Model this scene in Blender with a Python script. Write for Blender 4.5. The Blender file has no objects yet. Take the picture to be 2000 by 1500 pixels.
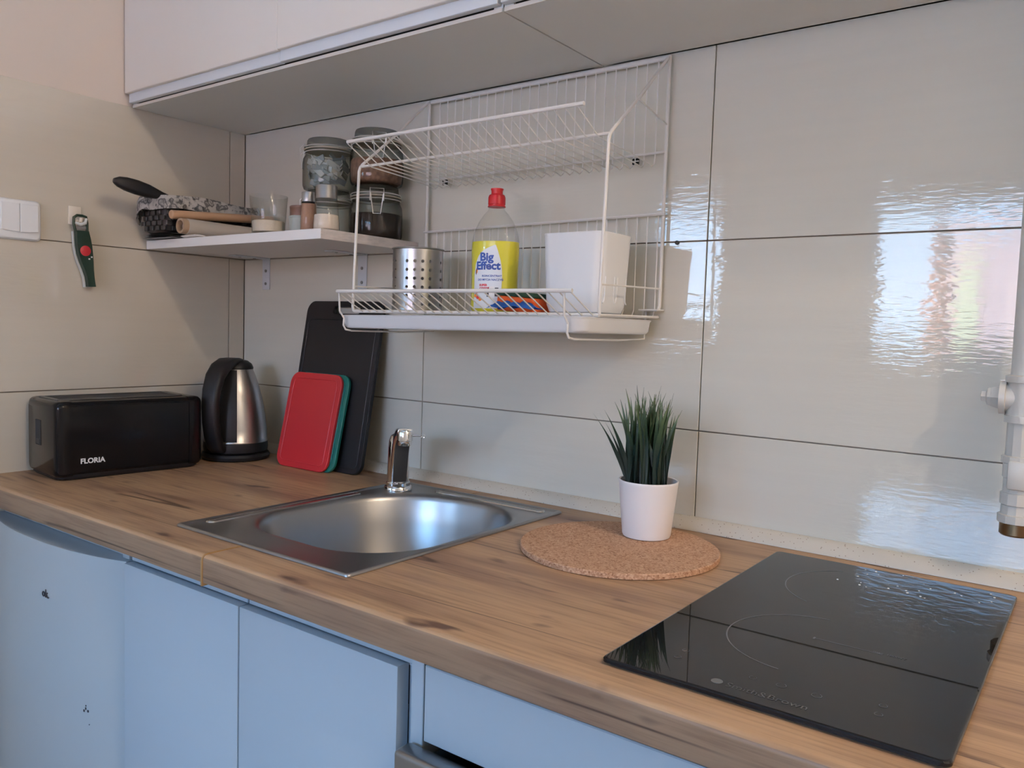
import bpy, bmesh, math, random
from mathutils import Vector, Matrix
random.seed(7)
PI = math.pi
T = 0.90          # height of the worktop above the floor; local z = 0 is the worktop surface
S = bpy.context.scene
COL = S.collection

# ------------------------------------------------------------------ camera
def cam_setup():
    f, cx, cy, cz, yaw, pit, rol = 1584.5676, 1.7099, -1.2028, 0.3095, 0.6374, -0.0687, 0.0307
    fw = Vector((-math.sin(yaw)*math.cos(pit), math.cos(yaw)*math.cos(pit), math.sin(pit)))
    r = fw.cross(Vector((0, 0, 1))).normalized(); u = r.cross(fw)
    r2 = r*math.cos(rol) + u*math.sin(rol); u2 = -r*math.sin(rol) + u*math.cos(rol)
    c = bpy.data.cameras.new('camera'); o = bpy.data.objects.new('camera', c); COL.objects.link(o)
    m = Matrix.Identity(4)
    for i in range(3):
        m[i][0] = r2[i]; m[i][1] = u2[i]; m[i][2] = -fw[i]
    m.translation = Vector((cx, cy, cz + T))
    o.matrix_world = m
    c.sensor_fit = 'HORIZONTAL'; c.sensor_width = 36; c.lens = f/2000*36
    c.clip_start = 0.02; c.clip_end = 200
    S.camera = o
cam_setup()

# ------------------------------------------------------------------ world, lights, exposure
SKY = 24.0
w = bpy.data.worlds.new('world'); S.world = w; w.use_nodes = True
nt = w.node_tree; nt.nodes.clear()
o_ = nt.nodes.new('ShaderNodeOutputWorld'); bg = nt.nodes.new('ShaderNodeBackground')
tc = nt.nodes.new('ShaderNodeTexCoord'); sp = nt.nodes.new('ShaderNodeSeparateXYZ'); cr = nt.nodes.new('ShaderNodeValToRGB')
mr = nt.nodes.new('ShaderNodeMapRange'); mr.inputs[1].default_value = -1; mr.inputs[2].default_value = 1
nt.links.new(tc.outputs['Generated'], sp.inputs[0]); nt.links.new(sp.outputs[2], mr.inputs[0])
nt.links.new(mr.outputs[0], cr.inputs[0]); nt.links.new(cr.outputs[0], bg.inputs[0]); nt.links.new(bg.outputs[0], o_.inputs[0])
e = cr.color_ramp.elements
e[0].position = 0.0; e[0].color = (0.28, 0.54, 0.90, 1)
e[1].position = 1.0; e[1].color = (0.24, 0.44, 0.95, 1)
x = e.new(0.5); x.color = (0.30, 0.60, 1.0, 1)
bg.inputs[1].default_value = SKY

def sun(name, d, power, col, ang):
    l = bpy.data.lights.new(name, 'SUN'); l.energy = power; l.color = col; l.angle = ang
    o = bpy.data.objects.new(name, l); COL.objects.link(o); o.location = (0, 3, 6)
    o.rotation_euler = Vector(d).to_track_quat('-Z', 'Y').to_euler()
sun('sun', (0.25, -0.75, -0.62), 150.0, (1.0, 0.93, 0.84), 0.01)       # comes from behind the kitchen wall, lights the houses across the street

def point(name, loc, power, col, r):
    l = bpy.data.lights.new(name, 'POINT'); l.energy = power; l.color = col; l.shadow_soft_size = r
    o = bpy.data.objects.new(name, l); COL.objects.link(o); o.location = (loc[0], loc[1], loc[2]+T)
point('ceiling_lamp_light', (2.95, -0.85, 1.45), 40.0, (1.0, 0.80, 0.60), 0.035)
point('second_lamp_light', (2.60, -1.10, 1.56), 6.0, (1.0, 0.80, 0.60), 0.05)

YW = -3.3         # inner face of the window wall
S.view_settings.view_transform = 'Standard'; S.view_settings.look = 'None'
S.view_settings.gamma = 1; S.view_settings.use_curve_mapping = False
S.view_settings.exposure = 0.0
S.cycles.max_bounces = 10; S.cycles.diffuse_bounces = 5; S.cycles.transparent_max_bounces = 24
S.cycles.caustics_reflective = False; S.cycles.caustics_refractive = False
S.cycles.sample_clamp_indirect = 6.0

# ------------------------------------------------------------------ materials
def mat(name, col=(0.8, 0.8, 0.8), rough=0.5, metal=0.0, spec=0.5, coat=0.0, alpha=None):
    m = bpy.data.materials.new(name); m.use_nodes = True
    b = m.node_tree.nodes['Principled BSDF']
    b.inputs['Base Color'].default_value = (*col, 1); b.inputs['Roughness'].default_value = rough
    b.inputs['Metallic'].default_value = metal; b.inputs['Specular IOR Level'].default_value = spec
    b.inputs['Coat Weight'].default_value = coat
    return m
def N(m, t, **kw):
    n = m.node_tree.nodes.new(t)
    for k, v in kw.items(): setattr(n, k, v)
    return n
def L(m, a, b): m.node_tree.links.new(a, b)
def BS(m): return m.node_tree.nodes['Principled BSDF']
def ramp(m, stops):
    r = N(m, 'ShaderNodeValToRGB'); e = r.color_ramp.elements
    while len(e) > 1: e.remove(e[-1])
    e[0].position = stops[0][0]; e[0].color = (*stops[0][1], 1)
    for p, c in stops[1:]:
        q = e.new(p); q.color = (*c, 1)
    return r
def coords(m, scale, rot=(0, 0, 0), world=False, loc=(0, 0, 0)):
    mp = N(m, 'ShaderNodeMapping'); mp.inputs['Scale'].default_value = scale
    mp.inputs['Rotation'].default_value = rot; mp.inputs['Location'].default_value = loc
    if world:
        g = N(m, 'ShaderNodeNewGeometry'); L(m, g.outputs['Position'], mp.inputs[0])
    else:
        g = N(m, 'ShaderNodeTexCoord'); L(m, g.outputs['Object'], mp.inputs[0])
    return mp.outputs[0]
def noise(m, vec, scale=1, detail=2, rough=0.5):
    n = N(m, 'ShaderNodeTexNoise'); n.inputs['Scale'].default_value = scale; n.inputs['Detail'].default_value = detail
    n.inputs['Roughness'].default_value = rough
    L(m, vec, n.inputs['Vector']); return n.outputs['Fac']
def bump(m, h, strength, dist, chain=None):
    b = N(m, 'ShaderNodeBump'); b.inputs['Strength'].default_value = strength; b.inputs['Distance'].default_value = dist
    L(m, h, b.inputs['Height'])
    if chain: L(m, chain, b.inputs['Normal'])
    L(m, b.outputs[0], BS(m).inputs['Normal']); return b.outputs[0]
def mixc(m, fac, a, b, mode='MIX'):
    n = N(m, 'ShaderNodeMix', data_type='RGBA', blend_type=mode)
    for sock, v in ((n.inputs[0], fac), (n.inputs[6], a), (n.inputs[7], b)):
        if hasattr(v, 'links'): L(m, v, sock)
        elif isinstance(v, (int, float)): sock.default_value = v
        else: sock.default_value = (*v, 1)
    return n.outputs[2]

def tile_mat(name, col):
    m = mat(name, col, 0.025, spec=0.62)
    n1 = noise(m, coords(m, (34, 34, 180), world=True), 1, 2, 0.55)
    n2 = noise(m, coords(m, (9, 9, 16), world=True), 1, 1)
    msk = noise(m, coords(m, (3, 3, 5), world=True, loc=(3, 0, 1)), 1, 1)
    mm = N(m, 'ShaderNodeMapRange'); mm.inputs[1].default_value = 0.38; mm.inputs[2].default_value = 0.62
    mm.inputs[3].default_value = 0.45; mm.inputs[4].default_value = 1.0
    L(m, msk, mm.inputs[0])
    mu = N(m, 'ShaderNodeMath', operation='MULTIPLY'); L(m, n1, mu.inputs[0]); L(m, mm.outputs[0], mu.inputs[1])
    c = bump(m, mu.outputs[0], 0.8, 0.00032)
    bump(m, n2, 0.08, 0.0003, c)
    g = noise(m, coords(m, (2, 2, 60), world=True), 1, 3)
    L(m, mixc(m, g, tuple(0.965*c for c in col), tuple(min(1, 1.03*c) for c in col)), BS(m).inputs['Base Color'])
    return m
M = {}
M['tile'] = tile_mat('glazed cream tile', (0.65, 0.62, 0.535))
M['tile_left'] = tile_mat('glazed beige tile', (0.59, 0.53, 0.435))
M['grout'] = mat('brown grout', (0.30, 0.235, 0.185), 0.9)
M['plaster'] = mat('cream painted plaster', (0.67, 0.57, 0.48), 0.85)
bump(M['plaster'], noise(M['plaster'], coords(M['plaster'], (60, 60, 60), world=True), 1, 3), 0.15, 0.002)
M['ceil'] = mat('white ceiling paint', (0.84, 0.82, 0.78), 0.9)
M['wallpaint'] = mat('white wall paint', (0.82, 0.79, 0.74), 0.9)
M['floor'] = mat('light floor tiles', (0.58, 0.53, 0.47), 0.35)
M['lam'] = mat('white cabinet laminate', (0.73, 0.66, 0.57), 0.42)
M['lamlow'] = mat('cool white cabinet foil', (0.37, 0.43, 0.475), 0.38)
M['grip'] = mat('white grip profile', (0.66, 0.68, 0.69), 0.35)
M['carcass'] = mat('grey white carcass board', (0.74, 0.725, 0.68), 0.55)
M['dark'] = mat('dark gap', (0.03, 0.03, 0.03), 0.8)
M['shelf'] = mat('white melamine', (0.80, 0.77, 0.74), 0.45)
M['edge'] = mat('worn melamine edge', (0.62, 0.57, 0.54), 0.6)
L(M['edge'], mixc(M['edge'], noise(M['edge'], coords(M['edge'], (60, 60, 300)), 1, 4), (0.42, 0.40, 0.40), (0.76, 0.68, 0.64)), BS(M['edge']).inputs['Base Color'])
M['wire'] = mat('white coated wire', (0.74, 0.71, 0.67), 0.35)
M['whitepl'] = mat('white plastic', (0.80, 0.80, 0.80), 0.28)
M['blackgl'] = mat('black gloss plastic', (0.006, 0.006, 0.007), 0.14, spec=0.22)
M['blackmt'] = mat('black matt plastic', (0.012, 0.012, 0.014), 0.42, spec=0.3)
M['steel'] = mat('brushed stainless steel', (0.42, 0.41, 0.40), 0.34, 1.0)
M['clipwire'] = mat('bright clip wire', (0.70, 0.68, 0.64), 0.4, 0.6)
bump(M['steel'], noise(M['steel'], coords(M['steel'], (400, 400, 6)), 1, 2), 0.08, 0.0005)
M['sink'] = mat('satin stainless sink', (0.36, 0.36, 0.36), 0.34, 1.0)
bump(M['sink'], noise(M['sink'], coords(M['sink'], (12, 260, 60)), 1, 2), 0.05, 0.0005)
M['sinkrim'] = mat('polished sink rim', (0.50, 0.485, 0.46), 0.2, 1.0)
M['chrome'] = mat('chrome', (0.74, 0.74, 0.74), 0.07, 1.0)
M['chromedk'] = mat('dark satin chrome', (0.16, 0.16, 0.165), 0.32, 1.0)
M['screw'] = mat('zinc screw', (0.3, 0.3, 0.3), 0.4, 1.0)
M['zinc'] = mat('painted bracket', (0.60, 0.63, 0.66), 0.4)
M['red'] = mat('red plastic board', (0.56, 0.028, 0.034), 0.42)
M['teal'] = mat('teal plastic board', (0.01, 0.16, 0.13), 0.4)
M['hobglass'] = mat('black ceramic glass', (0.008, 0.008, 0.009), 0.012, spec=0.3)
M['print'] = mat('grey screen print', (0.10, 0.10, 0.10), 0.3)
M['faint'] = mat('faint grey screen print', (0.055, 0.055, 0.055), 0.3)
M['white_ink'] = mat('white ink', (0.8, 0.8, 0.8), 0.5)
M['blue_ink'] = mat('blue ink', (0.01, 0.06, 0.32), 0.5)
M['red_ink'] = mat('red ink', (0.60, 0.02, 0.03), 0.5)
M['orange_ink'] = mat('orange ink', (0.85, 0.25, 0.02), 0.5)
M['black_ink'] = mat('black ink', (0.02, 0.02, 0.03), 0.5)
M['label'] = mat('white label paper', (0.74, 0.78, 0.82), 0.4)
M['redcap'] = mat('red plastic cap', (0.50, 0.008, 0.014), 0.35)
M['pot'] = mat('white glazed pot', (0.84, 0.78, 0.75), 0.35)
M['soil'] = mat('dark potting base', (0.03, 0.025, 0.02), 0.9)
M['hook'] = mat('cream plastic hook', (0.76, 0.68, 0.57), 0.5)
M['green'] = mat('dark green rubber', (0.006, 0.028, 0.018), 0.4)
M['reddot'] = mat('red badge', (0.50, 0.02, 0.03), 0.4)
M['gripwhite'] = mat('grey white peeler frame', (0.60, 0.60, 0.58), 0.4)
M['woodrod'] = mat('pale beech', (0.50, 0.31, 0.19), 0.5)
L(M['woodrod'], mixc(M['woodrod'], noise(M['woodrod'], coords(M['woodrod'], (5, 90, 90)), 1, 3), (0.42, 0.25, 0.15), (0.60, 0.38, 0.24)), BS(M['woodrod']).inputs['Base Color'])
M['card'] = mat('brown cardboard tube', (0.34, 0.24, 0.16), 0.8)
M['foil'] = mat('pale baking paper', (0.48, 0.43, 0.37), 0.35)
M['bluecloth'] = mat('blue microfibre', (0.015, 0.13, 0.55), 0.8)
L(M['bluecloth'], mixc(M['bluecloth'], noise(M['bluecloth'], coords(M['bluecloth'], (30, 30, 60)), 1, 3), (0.005, 0.05, 0.35), (0.05, 0.26, 0.75)), BS(M['bluecloth']).inputs['Base Color'])
M['orange'] = mat('orange sponge', (0.75, 0.11, 0.02), 0.95)
bump(M['orange'], noise(M['orange'], coords(M['orange'], (400, 400, 400)), 1, 2), 0.6, 0.001)
M['scour'] = mat('dark green scouring pad', (0.02, 0.06, 0.035), 0.95)
M['pipe'] = mat('white painted iron pipe', (0.60, 0.57, 0.51), 0.35)
bump(M['pipe'], noise(M['pipe'], coords(M['pipe'], (90, 90, 60)), 1, 3), 0.35, 0.002)
M['brass'] = mat('aged brass thread', (0.20, 0.13, 0.07), 0.35, 1.0)
M['metal_oven'] = mat('oven metal', (0.33, 0.33, 0.33), 0.32, 1.0)
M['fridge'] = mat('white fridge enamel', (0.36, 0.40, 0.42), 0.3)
M['strip'] = mat('gold brown joint profile', (0.36, 0.20, 0.075), 0.45)
M['pink_stucco'] = mat('pink stucco', (0.75, 0.42, 0.34), 0.9)
M['yellow_stucco'] = mat('yellow stucco', (0.80, 0.62, 0.30), 0.9)
M['white_stucco'] = mat('white stucco', (0.85, 0.83, 0.78), 0.9)
M['blue_stucco'] = mat('pale blue stucco', (0.38, 0.56, 0.80), 0.9)
M['paint'] = mat('white window paint', (0.8, 0.8, 0.78), 0.4)

def wood_mat(dark=1.0):
    m = mat('oak decor laminate', (0.35, 0.2, 0.11), 0.42, spec=0.35)
    big = noise(m, coords(m, (1.6, 9, 9), world=True, loc=(0.3, 0.2, 0)), 1, 3, 0.6)
    fine = noise(m, coords(m, (7, 190, 190), world=True), 1, 4, 0.6)
    mid = noise(m, coords(m, (3.2, 42, 42), world=True, loc=(5, 1, 0)), 1, 3, 0.6)
    c1 = ramp(m, [(0.28, (0.22, 0.125, 0.082)), (0.40, (0.305, 0.178, 0.108)), (0.50, (0.415, 0.255, 0.142)), (0.60, (0.43, 0.265, 0.148)), (0.74, (0.29, 0.172, 0.116))]); L(m, big, c1.inputs[0])
    c2 = ramp(m, [(0.34, (0.78, 0.75, 0.73)), (0.5, (1, 1, 1)), (0.66, (1.08, 1.08, 1.07))]); L(m, fine, c2.inputs[0])
    c3 = ramp(m, [(0.33, (0.74, 0.70, 0.69)), (0.46, (1, 1, 1)), (0.7, (1.06, 1.05, 1.04))]); L(m, mid, c3.inputs[0])
    a = mixc(m, 1.0, c1.outputs[0], c2.outputs[0], 'MULTIPLY'); a = mixc(m, 1.0, a, c3.outputs[0], 'MULTIPLY')
    # long dark cracks: thin iso-line of a stretched noise, broken up by a second one
    cn = noise(m, coords(m, (0.55, 13, 13), world=True, loc=(1.7, 3.3, 0)), 1, 1, 0.4)
    s1 = N(m, 'ShaderNodeMath', operation='SUBTRACT'); L(m, cn, s1.inputs[0]); s1.inputs[1].default_value = 0.5
    s2 = N(m, 'ShaderNodeMath', operation='ABSOLUTE'); L(m, s1.outputs[0], s2.inputs[0])
    r1 = ramp(m, [(0.0, (1, 1, 1)), (0.004, (0.8, 0.8, 0.8)), (0.009, (0, 0, 0))]); L(m, s2.outputs[0], r1.inputs[0])
    br = noise(m, coords(m, (5, 9, 9), world=True, loc=(9, 2, 0)), 1, 2)
    r2 = ramp(m, [(0.42, (0, 0, 0)), (0.54, (0.85, 0.85, 0.85))]); L(m, br, r2.inputs[0])
    cm = N(m, 'ShaderNodeMath', operation='MULTIPLY'); L(m, r1.outputs[0], cm.inputs[0]); L(m, r2.outputs[0], cm.inputs[1])
    a = mixc(m, cm.outputs[0], a, (0.075, 0.038, 0.024))
    # knots
    kn = noise(m, coords(m, (10, 30, 30), world=True, loc=(2, 7, 0)), 1, 2)
    r3 = ramp(m, [(0.66, (0, 0, 0)), (0.76, (0.9, 0.9, 0.9))]); L(m, kn, r3.inputs[0])
    a = mixc(m, r3.outputs[0], a, (0.085, 0.042, 0.03))
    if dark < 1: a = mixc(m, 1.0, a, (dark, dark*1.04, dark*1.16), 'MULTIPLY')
    L(m, a, BS(m).inputs['Base Color'])
    bump(m, fine, 0.12, 0.0006)
    return m
M['wood'] = wood_mat()
M['woodshade'] = wood_mat(0.62)
def speck_mat(name, base, specks, scale, rough=0.4):
    m = mat(name, base, rough)
    v = N(m, 'ShaderNodeTexVoronoi'); v.inputs['Scale'].default_value = scale
    L(m, coords(m, (1, 1, 1), world=True), v.inputs['Vector'])
    rr = ramp(m, [(0.0, specks)] + [(0.16, specks), (0.22, base)]); L(m, v.outputs['Distance'], rr.inputs[0])
    sel = ramp(m, [(0.55, (0, 0, 0)), (0.6, (1, 1, 1))])
    sc = N(m, 'ShaderNodeSeparateColor'); L(m, v.outputs['Color'], sc.inputs[0]); L(m, sc.outputs[0], sel.inputs[0])
    L(m, mixc(m, sel.outputs[0], base, rr.outputs[0]), BS(m).inputs['Base Color'])
    return m
M['drop'] = mat('water drop glint', (0.75, 0.75, 0.75), 0.15)  # pale base colour paints the white glints on the water drops
M['trim'] = speck_mat('speckled cream strip', (0.56, 0.50, 0.41), (0.30, 0.23, 0.17), 230)
def cork_mat():
    m = mat('cork', (0.5, 0.3, 0.18), 0.85, spec=0.2)
    v = N(m, 'ShaderNodeTexVoronoi'); v.inputs['Scale'].default_value = 460
    L(m, coords(m, (1, 1, 1)), v.inputs['Vector'])
    sc = N(m, 'ShaderNodeSeparateColor'); L(m, v.outputs['Color'], sc.inputs[0])
    r = ramp(m, [(0.0, (0.27, 0.125, 0.065)), (0.12, (0.40, 0.215, 0.125)), (0.55, (0.50, 0.29, 0.175)), (1.0, (0.60, 0.375, 0.24))]); L(m, sc.outputs[0], r.inputs[0])
    L(m, r.outputs[0], BS(m).inputs['Base Color'])
    bump(m, v.outputs['Distance'], 0.5, 0.001)
    return m
M['cork'] = cork_mat()
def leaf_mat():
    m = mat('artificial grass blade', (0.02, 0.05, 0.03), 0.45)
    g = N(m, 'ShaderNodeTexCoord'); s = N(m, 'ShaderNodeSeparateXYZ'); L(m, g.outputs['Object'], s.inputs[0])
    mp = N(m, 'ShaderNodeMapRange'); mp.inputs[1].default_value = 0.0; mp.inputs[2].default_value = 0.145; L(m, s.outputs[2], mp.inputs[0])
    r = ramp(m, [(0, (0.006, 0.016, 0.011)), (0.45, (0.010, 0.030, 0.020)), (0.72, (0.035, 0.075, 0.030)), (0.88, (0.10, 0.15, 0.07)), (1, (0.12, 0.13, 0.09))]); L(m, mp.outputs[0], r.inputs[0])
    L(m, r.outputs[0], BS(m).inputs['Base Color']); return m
M['leaf'] = leaf_mat()
def floral_mat():
    m = mat('grey floral cotton', (0.6, 0.6, 0.6), 0.9)
    v = N(m, 'ShaderNodeTexVoronoi', feature='SMOOTH_F1'); v.inputs['Scale'].default_value = 62
    n = noise(m, coords(m, (90, 90, 90)), 1, 4, 0.7)
    ad = N(m, 'ShaderNodeVectorMath', operation='ADD'); L(m, coords(m, (1, 1, 1)), ad.inputs[0])
    sc = N(m, 'ShaderNodeVectorMath', operation='SCALE'); sc.inputs['Scale'].default_value = 0.02
    nn = N(m, 'ShaderNodeTexNoise'); nn.inputs['Scale'].default_value = 60; L(m, coords(m, (1, 1, 1)), nn.inputs[0]); L(m, nn.outputs['Color'], sc.inputs[0]); L(m, sc.outputs[0], ad.inputs[1])
    L(m, ad.outputs[0], v.inputs['Vector'])
    r = ramp(m, [(0.0, (0.22, 0.21, 0.21)), (0.20, (0.70, 0.67, 0.64)), (0.30, (0.26, 0.25, 0.25)), (0.38, (0.20, 0.20, 0.20)), (0.43, (0.74, 0.71, 0.68)), (0.8, (0.80, 0.77, 0.74))]); L(m, v.outputs['Distance'], r.inputs[0])
    r2 = ramp(m, [(0.52, (1, 1, 1)), (0.66, (0.45, 0.45, 0.47))]); L(m, n, r2.inputs[0])
    L(m, mixc(m, 1.0, r.outputs[0], r2.outputs[0], 'MULTIPLY'), BS(m).inputs['Base Color']); return m
M['floral'] = floral_mat()
def granular(name, a, b, sc=500):
    m = mat(name, a, 0.85)
    L(m, mixc(m, noise(m, coords(m, (sc, sc, sc)), 1, 2), a, b), BS(m).inputs['Base Color']); return m
M['sugar'] = granular('cream sugar grains', (0.58, 0.48, 0.38), (0.72, 0.62, 0.52))
M['salt'] = granular('white salt grains', (0.62, 0.52, 0.43), (0.72, 0.63, 0.54))
M['pepper'] = granular('brown ground spice', (0.30, 0.16, 0.10), (0.42, 0.24, 0.16), 260)
M['coffee'] = granular('dark ground coffee', (0.018, 0.009, 0.006), (0.035, 0.018, 0.012))
M['cocoa'] = granular('reddish brown muesli', (0.05, 0.02, 0.012), (0.46, 0.24, 0.15), 130)
M['sachet'] = mat('blue grey paper sachet', (0.34, 0.38, 0.39), 0.5)
M['sachet2'] = mat('pale grey paper sachet', (0.62, 0.64, 0.62), 0.5)
M['tub'] = mat('pale green grey tub', (0.42, 0.45, 0.40), 0.4)
M['brownlid'] = mat('brown plastic lid', (0.17, 0.085, 0.055), 0.4)
M['packet'] = mat('white packet', (0.70, 0.66, 0.64), 0.4)
M['packet2'] = mat('grey packet film', (0.16, 0.16, 0.16), 0.35)
M['gasket'] = mat('rubber gasket', (0.50, 0.44, 0.34), 0.5)
M['wickr'] = mat('black grey woven strip', (0.030, 0.032, 0.035), 0.5)
def glass_mat(name, tint, gl=0.06, edge=0.35, rough=0.04):
    m = bpy.data.materials.new(name); m.use_nodes = True; nt = m.node_tree; nt.nodes.clear()
    out = nt.nodes.new('ShaderNodeOutputMaterial'); tr = nt.nodes.new('ShaderNodeBsdfTransparent'); g = nt.nodes.new('ShaderNodeBsdfGlossy')
    g.inputs['Roughness'].default_value = rough; g.inputs['Color'].default_value = (1, 1, 1, 1)
    lw = nt.nodes.new('ShaderNodeLayerWeight'); lw.inputs[0].default_value = 0.5
    cr = nt.nodes.new('ShaderNodeValToRGB'); e = cr.color_ramp.elements
    e[0].position = 0.0; e[0].color = (*tint, 1); e[1].position = 1.0; e[1].color = tuple(c*edge for c in tint)+(1,)
    nt.links.new(lw.outputs['Facing'], cr.inputs[0]); nt.links.new(cr.outputs[0], tr.inputs[0])
    pw = nt.nodes.new('ShaderNodeMath'); pw.operation = 'POWER'; pw.inputs[1].default_value = 3.5
    fr = nt.nodes.new('ShaderNodeMath'); fr.operation = 'MULTIPLY_ADD'; fr.inputs[1].default_value = 0.30; fr.inputs[2].default_value = 0.025
    nt.links.new(lw.outputs['Facing'], pw.inputs[0]); nt.links.new(pw.outputs[0], fr.inputs[0])
    mx = nt.nodes.new('ShaderNodeMixShader'); nt.links.new(fr.outputs[0], mx.inputs[0])
    nt.links.new(tr.outputs[0], mx.inputs[1]); nt.links.new(g.outputs[0], mx.inputs[2]); nt.links.new(mx.outputs[0], out.inputs[0])
    return m
M['glass'] = glass_mat('clear glass', (0.985, 0.99, 0.98), edge=0.88)
M['glassgreen'] = glass_mat('greenish jar glass', (0.93, 0.955, 0.93), edge=0.30)
M['pet'] = glass_mat('clear plastic bottle', (0.98, 0.98, 0.965), edge=0.90)
M['pane'] = glass_mat('window pane', (0.97, 0.98, 0.98), edge=0.8)
M['soap'] = mat('yellow dish soap', (0.78, 0.70, 0.05), 0.2)
BS(M['soap']).inputs['Transmission Weight'].default_value = 0.0
BS(M['soap']).inputs['Subsurface Weight'].default_value = 0.0

# ------------------------------------------------------------------ mesh helpers
def new_bm(): return bmesh.new()
def box(bm, x0, x1, y0, y1, z0, z1, bev=0, seg=2):
    r = bmesh.ops.create_cube(bm, size=1)
    vs = r['verts']
    for v in vs:
        v.co = Vector((x0+(v.co.x+.5)*(x1-x0), y0+(v.co.y+.5)*(y1-y0), z0+(v.co.z+.5)*(z1-z0)))
    if bev:
        es = list({e for v in vs for e in v.link_edges})
        bmesh.ops.bevel(bm, geom=es, offset=bev, segments=seg, affect='EDGES', profile=0.5)
    return bm
def lathe(bm, prof, seg=32, c=(0, 0, 0), sx=1, sy=1, cap0=True, cap1=True, axis='z'):
    rings = []
    for r, z in prof:
        ring = []
        for k in range(seg):
            a = 2*PI*k/seg
            p = (r*sx*math.cos(a), r*sy*math.sin(a), z)
            if axis == 'x': p = (z, p[0], p[1])
            if axis == 'y': p = (p[0], z, -p[1])
            ring.append(bm.verts.new((c[0]+p[0], c[1]+p[1], c[2]+p[2])))
        rings.append(ring)
    for a, b in zip(rings, rings[1:]):
        for k in range(seg):
            k2 = (k+1) % seg
            bm.faces.new((a[k], a[k2], b[k2], b[k]))
    if cap0: bm.faces.new(list(reversed(rings[0])))
    if cap1: bm.faces.new(rings[-1])
    return bm
def tube(bm, pts, r, seg=6, closed=False):
    pts = [Vector(p) for p in pts]; n = len(pts); rings = []
    prev = None
    for i, p in enumerate(pts):
        if closed: t = (pts[(i+1) % n]-pts[i-1]).normalized()
        elif i == 0: t = (pts[1]-p).normalized()
        elif i == n-1: t = (p-pts[-2]).normalized()
        else: t = ((p-pts[i-1]).normalized()+(pts[i+1]-p).normalized()).normalized()
        if prev is None:
            a = Vector((0, 0, 1)) if abs(t.z) < 0.9 else Vector((1, 0, 0))
            u = t.cross(a).normalized()
        else:
            u = (prev - t*prev.dot(t)).normalized()
        prev = u; v = t.cross(u)
        rr = r[i] if isinstance(r, (list, tuple)) else r
        rings.append([bm.verts.new(p + (u*math.cos(2*PI*k/seg)+v*math.sin(2*PI*k/seg))*rr) for k in range(seg)])
    pr = list(zip(rings, rings[1:]))
    if closed: pr.append((rings[-1], rings[0]))
    for a, b in pr:
        for k in range(seg):
            k2 = (k+1) % seg
            bm.faces.new((a[k], a[k2], b[k2], b[k]))
    if not closed:
        bm.faces.new(list(reversed(rings[0]))); bm.faces.new(rings[-1])
    return bm
def rrect(x0, x1, y0, y1, r, n=6):
    out = []
    for cx, cy, a0 in ((x1-r, y1-r, 0), (x0+r, y1-r, 90), (x0+r, y0+r, 180), (x1-r, y0+r, 270)):
        for k in range(n+1):
            a = math.radians(a0+90*k/n); out.append((cx+r*math.cos(a), cy+r*math.sin(a)))
    return out
def loft(bm, rings, cap0=True, cap1=True):
    R = [[bm.verts.new(p) for p in ring] for ring in rings]; n = len(R[0])
    for a, b in zip(R, R[1:]):
        for k in range(n):
            k2 = (k+1) % n
            bm.faces.new((a[k], a[k2], b[k2], b[k]))
    if cap0: bm.faces.new(list(reversed(R[0])))
    if cap1: bm.faces.new(R[-1])
    return bm
def mesh_of(name, bm, m, smooth=True, ang=35):
    bmesh.ops.recalc_face_normals(bm, faces=bm.faces)
    me = bpy.data.meshes.new(name); bm.to_mesh(me); bm.free()
    me.materials.append(m)
    if smooth:
        me.polygons.foreach_set('use_smooth', [True]*len(me.polygons)); me.set_sharp_from_angle(angle=math.radians(ang))
    return me
def obj(name, bm, m, parent=None, label=None, cat=None, group=None, kind=None, loc=None, smooth=True, ang=35):
    me = bm if isinstance(bm, bpy.types.Mesh) else mesh_of(name, bm, m, smooth, ang)
    o = bpy.data.objects.new(name, me); COL.objects.link(o)
    if parent: o.parent = parent
    elif loc is None: o.location = (0, 0, T)
    if loc is not None:
        o.location = loc if parent else (loc[0], loc[1], loc[2]+T)
    tag(o, label, cat, group, kind); return o
def tag(o, label=None, cat=None, group=None, kind=None):
    if label: o['label'] = label
    if cat: o['category'] = cat
    if group: o['group'] = group
    if kind: o['kind'] = kind
def thing(name, label, cat, loc=(0, 0, 0), rot=(0, 0, 0), group=None):
    o = bpy.data.objects.new(name, None); COL.objects.link(o); o.empty_display_size = 0.05
    o.location = (loc[0], loc[1], loc[2]+T); o.rotation_euler = rot
    tag(o, label, cat, group); return o
def dup(o, parent=None, loc=None):
    c = o.copy(); COL.objects.link(c)
    if parent: c.parent = parent
    if loc is not None: c.location = loc
    for ch in [k for k in o.children]: dup(ch, c)
    return c
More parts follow.
